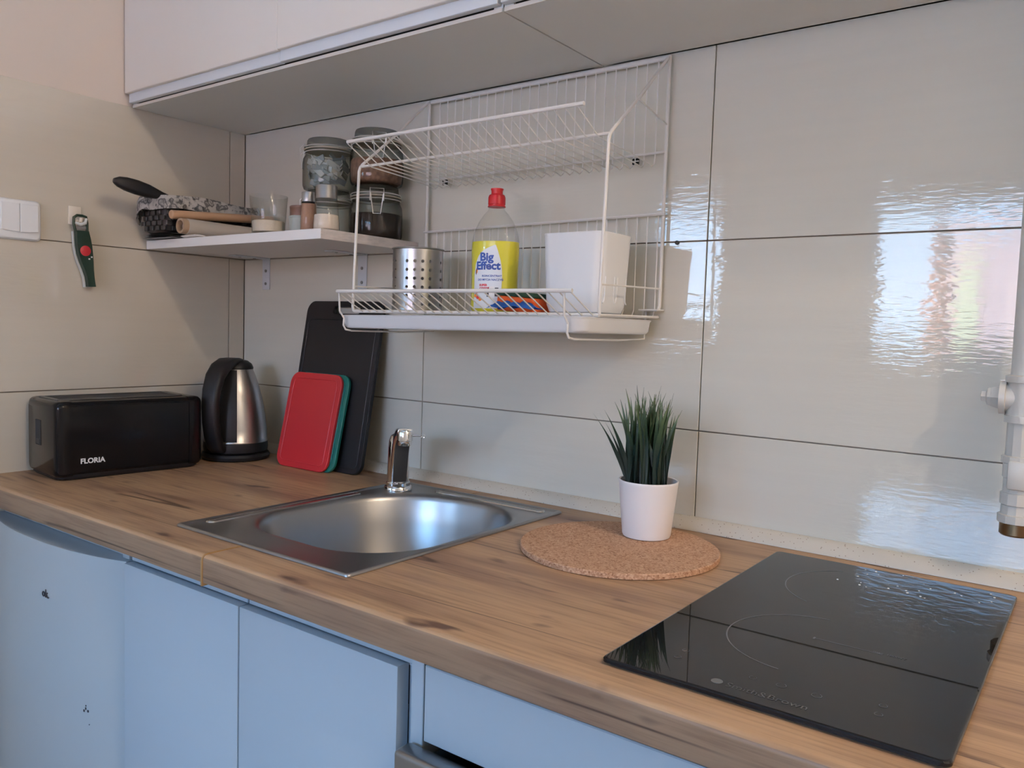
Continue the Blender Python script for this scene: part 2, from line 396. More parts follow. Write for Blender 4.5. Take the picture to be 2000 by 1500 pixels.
def plate_mesh(name, loops, thick, bev, m):
    """flat plate in local XZ with holes, thickness along Y centred on 0"""
    bm = bmesh.new()
    def layer(y, ins):
        out = []
        for q, pts in enumerate(loops):
            cx = sum(p[0] for p in pts)/len(pts); cz = sum(p[1] for p in pts)/len(pts)
            hx = max(p[0] for p in pts)-cx; hz = max(p[1] for p in pts)-cz; d = -ins if q == 0 else ins
            out.append([bm.verts.new((cx+(p[0]-cx)*(1+d/hx), y, cz+(p[1]-cz)*(1+d/hz))) for p in pts])
        return out
    L_ = [layer(-thick/2, bev), layer(-thick/2+bev, 0), layer(thick/2-bev, 0), layer(thick/2, bev)]
    for a, b in zip(L_, L_[1:]):
        for la, lb in zip(a, b):
            n = len(la)
            for k in range(n): bm.faces.new((la[k], la[(k+1) % n], lb[(k+1) % n], lb[k]))
    for lay in (L_[0], L_[-1]):
        es = []
        for lp in lay:
            for k in range(len(lp)): es.append(bm.edges.get((lp[k], lp[(k+1) % len(lp)])))
        bmesh.ops.triangle_fill(bm, use_beauty=True, use_dissolve=False, edges=es)
    return mesh_of(name, bm, m, True, 30)
def curve_to_mesh(name, cu, m, flip=True):
    o = bpy.data.objects.new('tmp', cu); COL.objects.link(o)
    dg = bpy.context.evaluated_depsgraph_get(); me = bpy.data.meshes.new_from_object(o.evaluated_get(dg))
    bpy.data.objects.remove(o); me.name = name
    me.materials.clear(); me.materials.append(m)
    if flip: me.transform(Matrix.Rotation(PI/2, 4, 'X'))
    me.polygons.foreach_set('use_smooth', [True]*len(me.polygons)); me.set_sharp_from_angle(angle=math.radians(35))
    return me
def text_mesh(name, body, size, m, depth=0.0003, flip=True, align='LEFT', bold=0.0, shear=0):
    cu = bpy.data.curves.new(name, 'FONT'); cu.body = body; cu.size = size; cu.extrude = depth; cu.align_x = align
    cu.offset = bold; cu.shear = shear; cu.resolution_u = 3
    return curve_to_mesh(name, cu, m, flip)

# ------------------------------------------------------------------ room shell
ZC, Z1, Z2 = 0.7512, 0.4547, 0.1562
CEIL, XR = 1.62, 3.6
def setting(name, bm, m, **k): return obj(name, bm, m, kind='structure', smooth=False, **k)
bm = new_bm(); box(bm, -0.12, XR+0.12, 0.006, 0.14, -T, CEIL); wall_back = setting('wall_back', bm, M['grout'])
bm = new_bm(); box(bm, -0.13, -0.006, -1.83, 0.006, -T, CEIL); box(bm, -0.9, -0.78, YW-0.12, -1.83, -T, CEIL); box(bm, -0.9, -0.13, -1.95, -1.83, -T, CEIL); wall_left = setting('wall_left', bm, M['grout'])
bm = new_bm(); box(bm, XR, XR+0.12, YW-0.12, 0.006, -T, CEIL); setting('wall_right', bm, M['wallpaint'])
bm = new_bm(); box(bm, -0.9, XR+0.2, YW-0.15, 0.2, CEIL, CEIL+0.12); setting('ceiling', bm, M['ceil'])
bm = new_bm(); box(bm, -0.9, XR+0.2, YW-0.15, 0.2, -T-0.12, -T); setting('floor', bm, M['floor'])
# painted upper parts of the two tiled walls
bm = new_bm(); box(bm, -0.006, -0.0005, -1.827, 0.006, ZC+0.0005, CEIL); obj('painted_plaster', bm, M['plaster'], wall_left, smooth=False)
bm = new_bm(); box(bm, -0.006, XR, 0.001, 0.006, ZC+0.004, CEIL); obj('painted_plaster', bm, M['plaster'], wall_back, smooth=False)
G = 0.0009
def tile_me(w, h, axis):
    bm = new_bm()
    if axis == 'x': box(bm, -w/2+G, w/2-G, 0, 0.006, -h/2+G, h/2-G, 0.0006, 1)
    else: box(bm, -0.006, 0, -w/2+G, w/2-G, -h/2+G, h/2-G, 0.0006, 1)
    return mesh_of('tile', bm, M['tile' if axis == 'x' else 'tile_left'], smooth=False)
cache = {}
def put_tile(axis, a0, a1, z0, z1, parent):
    k = (axis, round(a1-a0, 4), round(z1-z0, 4))
    if k not in cache: cache[k] = tile_me(a1-a0, z1-z0, axis)
    c = (a0+a1)/2
    o = obj('tile', cache[k], None, parent, loc=((c, 0, (z0+z1)/2) if axis == 'x' else (0, c, (z0+z1)/2)))
rows = [(-0.9, -0.739), (-0.739, -0.4407), (-0.4407, -0.1423), (-0.1423, Z2), (Z2, Z1), (Z1, ZC+0.003)]
rows[3] = (-0.1423, Z2)
xs = [0.0, 0.595, 1.189, 1.783, 2.377, 2.971, XR]
for z0, z1 in rows:
    for a, b in zip(xs, xs[1:]): put_tile('x', a, b, z0, z1, wall_back)
ys = [0.0, -0.042, -0.637, -1.232, -1.827]
for z0, z1 in rows:
    for b, a in zip(ys, ys[1:]): put_tile('y', a, b, z0, z1, wall_left)
# plugged drill hole in the joint beside the rack
bm = new_bm(); lathe(bm, [(0.0034, 0), (0.0034, 0.003)], 14, axis='y', c=(1.1386, -0.0025, 0.4534)); obj('drill_hole', bm, M['dark'], wall_back, label='small black drill hole in the tile joint')

# window wall opposite the kitchen (seen mirrored in the glazed tiles)
bm = new_bm()
DX0, DX1 = 0.66, 1.98
WX0, WX1 = -0.62, -0.16
box(bm, WX1, DX0, YW-0.12, YW, -T, CEIL)
box(bm, DX1, XR, YW-0.12, YW, -T, CEIL)
box(bm, DX0, DX1, YW-0.12, YW, 1.00, CEIL)
box(bm, DX0, DX1, YW-0.12, YW, -T, 0.27)
box(bm, -0.9, WX0, YW-0.12, YW, -T, CEIL)
box(bm, WX0, WX1, YW-0.12, YW, 1.06, CEIL)
box(bm, WX0, WX1, YW-0.12, YW, -T, 0.30)
setting('wall_front', bm, M['wallpaint'])
# the room widens beyond the tiled wall: alcove with the narrow window
def frame_window(name, x0, x1, z0, z1, mullx=(), mullz=()):
    y = YW-0.07
    bm = new_bm(); t = 0.03
    box(bm, x0, x0+t, y-0.03, y+0.03, z0, z1); box(bm, x1-t, x1, y-0.03, y+0.03, z0, z1)
    box(bm, x0+t, x1-t, y-0.03, y+0.03, z0, z0+t); box(bm, x0+t, x1-t, y-0.03, y+0.03, z1-t, z1)
    for q in mullz: box(bm, x0+t, x1-t, y-0.03, y+0.03, q[0], q[1])
    fr = setting(name, bm, M['paint'])
    zz = [z0+t] + [v for q in mullz for v in q] + [z1-t]
    for a, b in zip(zz[::2], zz[1::2]):
        bm = new_bm(); box(bm, x0+t, x1-t, y-0.003, y+0.003, a, b); obj('pane', bm, M['pane'], fr, smooth=False)
    return fr
frame_window('window_1', DX0, DX1, 0.27, 1.00)
frame_window('window_2', WX0, WX1, 0.30, 1.06)
def portal2(x0, x1, z0, z1):
    l = bpy.data.lights.new('daylight_portal', 'AREA'); l.shape = 'RECTANGLE'; l.size = x1-x0; l.size_y = z1-z0
    l.cycles.is_portal = True
    o = bpy.data.objects.new('daylight_portal', l); COL.objects.link(o)
    o.location = ((x0+x1)/2, YW-0.13, (z0+z1)/2+T); o.rotation_euler = (PI/2, 0, 0)
portal2(DX0, DX1, 0.27, 1.00); portal2(WX0, WX1, 0.30, 1.06)

# houses across the street, seen only mirrored in the tiles
def house(name, x0, x1, y, z0, z1, m, label, extra=None):
    h = thing(name, label, 'building', ((x0+x1)/2, y, z0)); wd = (x1-x0)/2
    bm = new_bm(); box(bm, -wd, wd, -4, 0, 0, z1-z0); obj('facade', bm, m, h, smooth=False)
    bm = new_bm(); box(bm, -wd-.1, wd+.1, -4.1, 0.12, z1-z0, z1-z0+0.12); obj('roof', bm, M['white_stucco'], h, smooth=False)
    if extra: extra(h, wd, z1-z0)
    return h
def low_band(h, wd, H):
    bm = new_bm(); box(bm, -wd, wd, 0, 0.05, 0, H-2.35); obj('added_blue_band', bm, M['blue_stucco'], h, smooth=False)  # blue band invented to tint the reflection in the tiles
    bm = new_bm(); box(bm, -wd+0.12, -wd+0.40, 0, 0.06, H-2.3, H-0.5); obj('wall_panel', bm, M['yellow_stucco'], h, smooth=False)
house('apartment_building', -0.28, 7.0, -12.0, -5.0, 2.0, M['pink_stucco'], 'pink and yellow house mirrored in the glazed wall tiles', low_band)
house('apartment_building', -7.5, -0.52, -12.0, -5.0, 2.15, M['white_stucco'], 'white sunlit house mirrored in the glazed wall tiles')

# ------------------------------------------------------------------ upper cabinets
def upper_cabinet(x0, x1, doors, label):
    c = thing('wall_cabinet', label, 'cabinet', (x0, 0, ZC)); W_ = x1-x0; H = 0.72; D = 0.279
    bm = new_bm(); t = 0.016
    box(bm, 0, t, -D, -0.001, 0.0, H); box(bm, W_-t, W_, -D, -0.001, 0.0, H)
    box(bm, t, W_-t, -D, -0.001, 0.0, 0.0055); box(bm, t, W_-t, -D, -0.001, H-t, H)
    box(bm, t, W_-t, -0.006, -0.001, 0, H)
    obj('carcass', bm, M['carcass'], c, smooth=False)
    bm = new_bm(); box(bm, 0.0005, W_-0.0005, -D-0.0016, -D, -0.0002, 0.0055); obj('edge_band', bm, M['lam'], c, smooth=False)
    bm = new_bm(); box(bm, 0.001, W_-0.001, -D+0.004, -D+0.012, 0.0055, 0.05); obj('shadow_gap', bm, M['dark'], c, smooth=False)
    for a, b, dz in doors:
        d = new_bm(); box(d, a-x0, b-x0, -D-0.0195, -D-0.0015, 0.0255+dz, H, 0.0012, 1); do = obj('door', d, M['lam'], c, smooth=False)
        g = new_bm(); box(g, a-x0+(0.004 if a < .1 else 0), b-x0, -D-0.012, -D-0.001, 0.0072+dz*0.6, 0.0262+dz, 0.0008, 1); obj('grip_profile', g, M['grip'], do, smooth=False)
    return c
upper_cabinet(0.003, 0.990, [(0.0035, 0.5115, 0.0), (0.5117, 0.9885, 0.0015)], 'white wall cabinet in the corner, above the jars and shelf')
upper_cabinet(0.993, 1.585, [(0.9945, 1.5835, 0.001)], 'white wall cabinet further right, seam above the dish rack')

upper_cabinet(1.660, 2.260, [(1.6615, 2.2585, 0.001)], 'unseen white wall cabinet added beyond the gas pipe to block lamp light')  # out of view, added to keep lamp light off the right-hand tiles

# ------------------------------------------------------------------ worktops
YF, TH = -0.600, 0.038
def wt_piece(bm, x0, x1, ya, yb, front):
    """one strip of worktop cross-section; the front strip has a rounded nose"""
    if front:
        r = 0.007; pr = [(yb, -TH), (YF+0.004, -TH), (YF+0.001, -TH+0.001), (YF, -TH+0.004)]
        pr += [(YF+r-r*math.cos(a), -r+r*math.sin(a)) for a in [PI/2*k/6 for k in range(7)]] + [(yb, 0)]
    else: pr = [(yb, -TH), (ya, -TH), (ya, 0), (yb, 0)]
    loft(bm, [[(x0, y, z) for y, z in pr], [(x1, y, z) for y, z in pr]])
HX0, HX1, HY0, HY1 = 0.618, 0.962, -0.525, -0.075     # sink cut-out
def worktop(x0, x1, label):
    bm = new_bm()
    wt_piece(bm, x0, x1, YF, HY0, True); wt_piece(bm, x0, x1, HY1, -0.001, False)
    a, b = (x0, min(x1, HX0)) if x0 < HX0 else (HX1, x1)
    wt_piece(bm, a, b, HY0, HY1, False)
    bmesh.ops.remove_doubles(bm, verts=bm.verts, dist=1e-5)
    o = obj('worktop', bm, M['wood'], None, label, 'worktop', ang=40)
    o.data.materials.append(M['woodshade'])          # front faces take a darker, greyer copy of the wood as painted shade
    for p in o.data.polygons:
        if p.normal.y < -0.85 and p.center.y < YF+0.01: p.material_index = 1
    return o
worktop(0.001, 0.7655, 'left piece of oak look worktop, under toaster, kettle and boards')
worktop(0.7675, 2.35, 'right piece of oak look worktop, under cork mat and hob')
# joint profile between the two worktops
bm = new_bm(); r = 0.0085
pr = [(HY0-0.016, 0.0008)] + [(YF+r-(r+0.0015)*math.sin(a), -r+(r+0.0015)*math.cos(a)) for a in [PI/2*k/6 for k in range(7)]] + [(YF-0.0015, -TH-0.003), (YF+0.01, -TH-0.003), (YF+0.01, -0.01), (HY0-0.016, -0.01)]
loft(bm, [[(0.7650, y, z) for y, z in pr], [(0.7680, y, z) for y, z in pr]])
obj('joint_profile', bm, M['strip'], None, 'thin brown profile covering the joint between the two worktops', 'profile')
# upstand strip
bm = new_bm()
pr = [(-0.0005, 0.0005), (-0.021, 0.0005), (-0.0205, 0.003), (-0.012, 0.0145), (-0.006, 0.0185), (-0.0005, 0.0195)]
loft(bm, [[(0.012, y, z) for y, z in pr], [(2.34, y, z) for y, z in pr]])
obj('trim_1', bm, M['trim'], kind='structure')

# ------------------------------------------------------------------ base units
YD = -0.575
def lower_cabinet(x0, x1, d0, d1, label, topl=-0.002, topr=-0.002):
    c = thing('base_cabinet', label, 'cabinet', (x0, 0, -TH)); W_ = x1-x0; H = 0.76
    bm = new_bm(); t = 0.016
    box(bm, 0, t, -0.555, -0.02, -H, topl); box(bm, W_-t, W_, -0.555, -0.02, -H, topr)
    box(bm, t, W_-t, -0.03, -0.02, -H, -0.002); box(bm, t, W_-t, -0.555, -0.02, -H, -H+t)
    obj('carcass', bm, M['lamlow'], c, smooth=False)
    bm = new_bm(); box(bm, t, W_-t, -0.550, -0.54, -0.08, -0.0015); obj('front_rail', bm, M['dark'], c, smooth=False)
    g = new_bm(); box(g, 0.001, W_-0.001, -0.5625, -0.552, -0.0255, -0.0015, 0.0008, 1)
    obj('grip_profile', g, M['lamlow'], c, smooth=False)
    g = new_bm(); box(g, 0.001, W_-0.001, -0.556, -0.5525, -0.031, -0.0255); obj('grip_groove', g, M['zinc'], c, smooth=False)
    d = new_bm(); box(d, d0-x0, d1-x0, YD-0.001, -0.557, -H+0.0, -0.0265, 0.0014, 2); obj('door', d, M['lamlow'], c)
    return c
lower_cabinet(0.520, 0.8135, 0.5225, 0.8105, 'white base cabinet next to the fridge, under the worktop joint', topr=-0.13)
lower_cabinet(0.8145, 1.1165, 0.8135, 1.1015, 'white base cabinet right of the worktop joint, beside the oven unit', topl=-0.13)
bm = new_bm(); box(bm, 1.1205, 1.1385, YD+0.001, -0.03, -0.83, -TH-0.001, 0.0008, 1)
obj('filler_panel', bm, M['lamlow'], None, 'narrow white filler panel between base cabinet and oven unit', 'panel', smooth=False)
ou = thing('oven_cabinet', 'white oven unit under the hob with a blank front panel', 'cabinet', (1.1405, 0, -TH))
bm = new_bm(); box(bm, 0, 0.60, -0.555, -0.03, -0.79, -0.76); box(bm, 0.59, 0.60, -0.555, -0.03, -0.79, -0.012); box(bm, 0.0, 0.6, -0.555, -0.54, -0.095, -0.02); obj('carcass', bm, M['lamlow'], ou, smooth=False)
bm = new_bm(); box(bm, 0.0012, 0.597, YD-0.001, -0.557, -0.0975, -0.0135, 0.0012, 1); obj('front_panel', bm, M['lamlow'], ou, smooth=False)
bm = new_bm(); box(bm, 0.0, 0.60, -0.56, -0.556, -0.014, -0.001); obj('gap_rail', bm, M['dark'], ou, smooth=False)
ov = thing('oven', 'built in stainless oven whose top corner shows below the white panel', 'oven', (1.1225, 0, -0.735))
bm = new_bm(); box(bm, 0.0, 0.594, YD-0.028, YD-0.0015, 0.475, 0.5955, 0.006, 3); obj('control_panel', bm, M['metal_oven'], ov)
bm = new_bm(); box(bm, 0.02, 0.58, YD-0.002, -0.06, 0.0, 0.58); obj('housing', bm, M['metal_oven'], ov, smooth=False)
bm = new_bm(); box(bm, 0.0, 0.594, YD-0.024, YD-0.0015, 0.0, 0.47, 0.004, 2); obj('door', bm, M['blackgl'], ov)
for i in range(4):
    bm = new_bm(); lathe(bm, [(0.021, YD-0.027), (0.021, YD-0.034), (0.018, YD-0.052), (0.015, YD-0.054)], 24, axis='y', c=(0.06+0.15*i, 0, 0.535)); obj('knob', bm, M['blackmt'], ov)

# fridge
fr = thing('fridge', 'white bow-fronted fridge under the worktop left end', 'fridge', (0.03, 0, -T))
FX = 0.481
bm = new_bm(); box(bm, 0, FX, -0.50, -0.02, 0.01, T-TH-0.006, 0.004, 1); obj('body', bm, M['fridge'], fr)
def bow(x, base=-0.566, d=0.035):
    t = (x/FX-0.5)*2
    return base - d*(1-abs(t)**2.4)
bm = new_bm(); n = 28; zt = T-0.0665
def door_ring(z, ins=0, dz=0):
    pts = []
    for k in range(n+1):
        x = ins + (FX-2*ins)*k/n; pts.append((x, bow(x)+ins, z))
    return pts + [(FX-ins, -0.505, z), (ins, -0.505, z)]
loft(bm, [door_ring(0.05, 0.004), door_ring(0.055), door_ring(zt-0.004), door_ring(zt-0.001, 0.001), door_ring(zt, 0.004)])
dr = obj('door', bm, M['fridge'], fr, ang=50)
bm = new_bm(); box(bm, 0.012, FX-0.022, -0.553, -0.505, zt+0.0005, T-TH-0.008, 0.002, 2); obj('top_panel', bm, M['fridge'], fr)
bm = new_bm(); box(bm, FX-0.021, FX, -0.562, -0.505, zt+0.0005, T-TH-0.010, 0.003, 2); obj('hinge_cover', bm, M['fridge'], fr)
tx = text_mesh('lettering', 'ok.', 0.019, M['black_ink'], 0.0004, bold=0.00025)
o = obj('lettering', tx, None, dr, loc=(0.278, bow(0.285)-0.0012, T-0.157)); o.rotation_euler = (0, 0, 0.02)
sp_ = new_bm(); random.seed(4)
for k in range(9):
    a, r = random.random()*6.28, random.random()**1.3*0.008
    px_, pz_ = 0.397+math.cos(a)*r, T-0.318+math.sin(a)*r*1.3
    s_ = 0.0006+random.random()*0.0012
    box(sp_, px_-s_, px_+s_, bow(px_)-0.0006, bow(px_)+0.001, pz_-s_*.6, pz_+s_*1.6)
box(sp_, 0.405, 0.4062, bow(0.405)-0.0006, bow(0.405)+0.001, T-0.343, T-0.3415)
obj('stain', sp_, M['black_ink'], dr, label='small dark scuff mark', smooth=False)

# ------------------------------------------------------------------ sink + faucet
SX0, SX1, SY0, SY1 = 0.603, 0.979, -0.540, -0.060
sk = thing('sink', 'square inset stainless sink with a deep rounded bowl', 'sink', (0, 0, 0))
bx0, bx1, by0, by1 = 0.636, 0.957, -0.472, -0.100
def bowl_ring(ins, z, n=10):
    """bowl outline: rounded rectangle, left-back corner cut for the tap"""
    x0, x1, y0, y1 = bx0+ins, bx1-ins, by0+ins, by1-ins
    out = []
    rad = {0: 0.115-ins*.6, 1: 0.155-ins*.5, 2: 0.115-ins*.6, 3: 0.115-ins*.6}
    for i, (sx, sy, a0) in enumerate(((1, 1, 0), (-1, 1, 90), (-1, -1, 180), (1, -1, 270))):
        r = max(0.02, rad[i]); cx = x1-r if sx > 0 else x0+r; cy = y1-r if sy > 0 else y0+r
        for k in range(n+1):
            a = math.radians(a0+90*k/n); out.append((cx+r*math.cos(a), cy+r*math.sin(a), z))
    return out
n = 44
def outer_ring(ins, z):
    P = rrect(SX0+ins, SX1-ins, SY0+ins, SY1-ins, 0.006, 10)
    return [(x, y, z) for x, y in P]
bm = new_bm()
loft(bm, [outer_ring(0, 0.0003), outer_ring(0, 0.0025), outer_ring(0.0015, 0.0042), outer_ring(0.0045, 0.0045), outer_ring(0.008, 0.0022), outer_ring(0.011, 0.0016),
          bowl_ring(-0.016, 0.0014), bowl_ring(-0.011, 0.0018), bowl_ring(-0.006, 0.0016), bowl_ring(-0.002, -0.0006), bowl_ring(0.0005, -0.004), bowl_ring(0.0025, -0.010), bowl_ring(0.008, -0.05), bowl_ring(0.018, -0.10), bowl_ring(0.026, -0.128), bowl_ring(0.040, -0.143), bowl_ring(0.065, -0.150), bowl_ring(0.12, -0.153)], cap0=False)
obj('basin', bm, M['sink'], sk, ang=60)
bm = new_bm(); lathe(bm, [(0.034, -0.1525), (0.034, -0.1515), (0.026, -0.151), (0.022, -0.1535)], 28, c=(0.80, -0.285, 0)); obj('drain', bm, M['chrome'], sk)
# pressed grooves on the rim
def groove(x0, y0, x1, y1, wd):
    bm = new_bm(); P = []
    d = Vector((x1-x0, y1-y0, 0)); n_ = Vector((-d.y, d.x, 0)).normalized(); dd = d.normalized()
    def ring(w_, z): 
        out = []
        for k in range(9):
            a = -PI/2+PI*k/8; out.append(Vector((x1, y1, z))+dd*w_*math.cos(a)+n_*w_*math.sin(a))
        for k in range(9):
            a = PI/2+PI*k/8; out.append(Vector((x0, y0, z))+dd*w_*math.cos(a)+n_*w_*math.sin(a))
        return out
    loft(bm, [ring(wd, 0.0012), ring(wd*0.86, 0.0034), ring(wd*0.62, 0.0036), ring(wd*0.42, 0.0022)], cap0=False)
    return bm
obj('rim_bead', groove(0.621, -0.49, 0.621, -0.20, 0.0105), M['sinkrim'], sk)
obj('rim_bead', groove(0.72, -0.080, 0.945, -0.080, 0.0105), M['sinkrim'], sk)

fa = thing('faucet', 'chunky chrome tap standing in the back left corner of the sink', 'faucet', (0.650, -0.120, 0.0022), (0, 0, math.atan2(-0.61, 0.79)))
bm = new_bm(); lathe(bm, [(0.0265, 0), (0.0265, 0.004), (0.025, 0.0075), (0.0225, 0.009), (0.0225, 0.014), (0.021, 0.016)], 36); obj('base_ring', bm, M['chrome'], fa)
bm = new_bm()
lathe(bm, [(0.0205, 0.015), (0.0195, 0.05), (0.0190, 0.080), (0.0180, 0.092), (0.0145, 0.101), (0.008, 0.106)], 32, c=(-0.002, 0, 0)); obj('column', bm, M['chrome'], fa, ang=60)
def spout_sec(p, t, wd, th):
    """rounded rect section at p=(f,z), tangent t, width wd across, thickness th"""
    t = Vector((t[0], 0, t[1])).normalized(); nrm = Vector((t.z, 0, -t.x))
    return [Vector((p[0], 0, p[1]))+Vector((0, 1, 0))*a+nrm*b for a, b in rrect(-wd/2, wd/2, -th/2, th/2, min(wd, th)*0.35, 4)]
bm = new_bm()
loft(bm, [spout_sec(p, t, a, b) for p, t, a, b in [((0.010, 0.018), (0.12, 1), 0.033, 0.020), ((0.013, 0.045), (0.22, 1), 0.032, 0.024), ((0.021, 0.075), (0.35, 1), 0.031, 0.028), ((0.035, 0.100), (0.7, 0.8), 0.030, 0.028), ((0.055, 0.113), (1, 0.35), 0.029, 0.020), ((0.078, 0.118), (1, 0.0), 0.027, 0.013)]])
sp2 = obj('spout', bm, M['chrome'], fa, ang=60)
bm = new_bm()
loft(bm, [spout_sec(p, t, a, 0.0012) for p, t, a in [((0.0208, 0.018), (0.05, 1), 0.024), ((0.0258, 0.045), (0.24, 1), 0.026), ((0.0352, 0.072), (0.38, 1), 0.026), ((0.047, 0.090), (0.75, 0.8), 0.026), ((0.058, 0.1025), (1, 0.5), 0.024)]])
obj('underside_shade', bm, M['chromedk'], sp2, label='dark strip painting the shade on the underside of the spout')  # dark strip stands in for shade under the chrome spout
bm = new_bm(); lathe(bm, [(0.0115, 0.094), (0.0125, 0.096), (0.0125, 0.102), (0.0142, 0.103), (0.0142, 0.117), (0.0125, 0.1215), (0.006, 0.123)], 32, c=(0.075, 0, 0)); obj('aerator', bm, M['chrome'], fa)
bm = new_bm(); tube(bm, [(0.080, 0.012, 0.112), (0.082, 0.020, 0.112), (0.084, 0.027, 0.1115)], [0.002, 0.0014, 0.0012], 8)
tube(bm, [Vector((0.0848, 0.0305, 0.1115))+Vector((0.3*math.cos(a), math.cos(a), 0))*0.003+Vector((0, 0, 1))*0.003*math.sin(a) for a in [2*PI*k/12 for k in range(12)]], 0.0009, 6, True)
obj('lever_pin', bm, M['chrome'], fa)

# ------------------------------------------------------------------ hob
hb = thing('hob', 'narrow black glass induction hob set in the worktop', 'hob', (1.344, -0.557, 0.0005))
HW, HL = 0.291, 0.492
P = rrect(0, HW, 0, HL, 0.007, 5)
bm = new_bm()
Q = lambda i, z: [(x, y, z) for x, y in rrect(i, HW-i, i, HL-i, 0.007, 5)]
loft(bm, [Q(0.0, 0.0022), Q(0.0, 0.0048), Q(0.0008, 0.0058), Q(0.0022, 0.0062)]); gl = obj('glass_plate', bm, M['hobglass'], hb, smooth=False)
bm = new_bm(); loft(bm, [Q(0.004, -0.0003), Q(0.004, 0.0022)]); obj('frame', bm, M['blackmt'], hb, smooth=False)
def arc(cx, cy, r, a0, a1, wd=0.0007, n=60, z=0.00635):
    bm = new_bm(); vs = []
    for k in range(n+1):
        a = math.radians(a0+(a1-a0)*k/n)
        vs.append((bm.verts.new((cx+(r-wd)*math.cos(a), cy+(r-wd)*math.sin(a), z)), bm.verts.new((cx+(r+wd)*math.cos(a), cy+(r+wd)*math.sin(a), z))))
    for a, b in zip(vs, vs[1:]): bm.faces.new((a[0], a[1], b[1], b[0]))
    return bm
def flat_text(body, size, x, y, bold=0):
    me = text_mesh('lettering', body, size, M['faint'], 0.00005, flip=False, bold=bold)
    return obj('lettering', me, None, gl, loc=(x, y, 0.0064))
obj('cooking_zone', arc(0.1455, 0.166, 0.083, 95, 265), M['print'], gl, smooth=False)
obj('cooking_zone', arc(0.1455, 0.372, 0.090, 120, 240), M['print'], gl, smooth=False)
def ticks(x0, x1, y):
    bm = new_bm(); box(bm, x0, x1, y-0.0004, y+0.0004, 0.0063, 0.0064)
    box(bm, x0-0.001, x0+0.001, y-0.003, y+0.003, 0.0063, 0.0064); return obj('zone_line', bm, M['print'], gl, smooth=False)
ticks(0.141, 0.205, 0.184); ticks(0.143, 0.205, 0.384)
flat_text('max 1800W', 0.006, 0.196, 0.1845); 
bm = new_bm(); lathe(bm, [(0.0052, 0.0062), (0.0052, 0.00645)], 24, c=(0.105, 0.0215, 0)); lg = obj('emblem', bm, M['print'], gl)
flat_text('Smith&Brown', 0.0125, 0.1135, 0.0165)
for x_, y_ in [(0.055, 0.067), (0.0555, 0.048), (0.127, 0.0495), (0.152, 0.050), (0.182, 0.050), (0.231, 0.067), (0.2315, 0.048)]:
    obj('touch_symbol', arc(x_, y_, 0.0032 if (int(x_*1000) % 2) else 0.0042, 110, 430, 0.0004, 18), M['faint'], gl, smooth=False)
random.seed(21); bm = new_bm()
for k in range(26):
    x_, y_ = random.uniform(0.10, 0.27), random.uniform(0.40, 0.485); q = random.uniform(0.0006, 0.0016)
    lathe(bm, [(q, 0.0062), (q*0.9, 0.0062+q*0.35), (q*0.4, 0.0062+q*0.6)], 8, c=(x_, y_, 0))
obj('water_drops', bm, M['drop'], gl, kind='stuff')
# ------------------------------------------------------------------ toaster
ta = thing('toaster', 'long black toaster standing against the left wall', 'toaster', (0.162, -0.512, 0), (0, 0, math.radians(85)))
TL, TD, THH = 0.284, 0.153, 0.1485
def tring(x, ins, z0=0.006, rb=0.010, rt=0.012):
    y0, y1, za, zb = ins, TD-ins, z0+ins*.5, THH-ins*0.7
    out = []
    for cx, cy, r, a0 in ((y1-rt, zb-rt, rt, 0), (y0+rt, zb-rt, rt, 90), (y0+rb, za+rb, rb, 180), (y1-rb, za+rb, rb, 270)):
        for k in range(6):
            a = math.radians(a0+90*k/5); out.append((x, cx+r*math.cos(a), cy+r*math.sin(a)))
    return out
bm = new_bm(); loft(bm, [tring(0.030, 0.0015), tring(TL-0.03, 0.0015)]); bodyt = obj('body', bm, M['blackgl'], ta)
bm = new_bm(); loft(bm, [tring(0.0, 0.010), tring(0.002, 0.005), tring(0.007, 0.0012), tring(0.014, -0.0005), tring(0.0295, 0.0)]); obj('end_cap', bm, M['blackgl'], ta, ang=50)
bm = new_bm(); loft(bm, [tring(TL-0.0295, 0.0), tring(TL-0.014, -0.0005), tring(TL-0.007, 0.0012), tring(TL-0.002, 0.005), tring(TL, 0.010)]); obj('end_cap', bm, M['blackgl'], ta, ang=50)
bm = new_bm(); Q2 = lambda i, z: [(x, y, z) for x, y in rrect(0.004+i, TL-0.004-i, 0.004+i, TD-0.004-i, 0.02, 5)]
loft(bm, [Q2(0.004, 0.0), Q2(0.0, 0.004), Q2(0.0, 0.012)]); obj('base', bm, M['blackmt'], ta, ang=50)
bm = new_bm()
zt = THH-0.001
def frame_rect(bm, x0, x1, y0, y1, w_, z0, z1):
    box(bm, x0, x1, y0, y0+w_, z0, z1, 0.0006, 1); box(bm, x0, x1, y1-w_, y1, z0, z1, 0.0006, 1)
    box(bm, x0, x0+w_, y0+w_, y1-w_, z0, z1, 0.0006, 1); box(bm, x1-w_, x1, y0+w_, y1-w_, z0, z1, 0.0006, 1)
frame_rect(bm, 0.012, TL-0.030, 0.030, TD-0.030, 0.007, zt, THH+0.0022); obj('slot_frame', bm, M['chromedk'], ta)
bm = new_bm(); box(bm, 0.019, TL-0.037, 0.037, TD-0.037, zt, THH+0.0004); obj('bread_slot', bm, M['dark'], ta, smooth=False)
bm = new_bm(); box(bm, -0.0006, 0.004, 0.078, 0.104, 0.060, 0.108); obj('lever_slot', bm, M['dark'], ta, smooth=False)
bm = new_bm(); box(bm, -0.0012, 0.003, 0.081, 0.101, 0.062, 0.072, 0.001, 1); obj('lever', bm, M['blackmt'], ta)
tx = text_mesh('lettering', 'FLORIA', 0.0135, M['white_ink'], 0.0003, bold=0.00035)
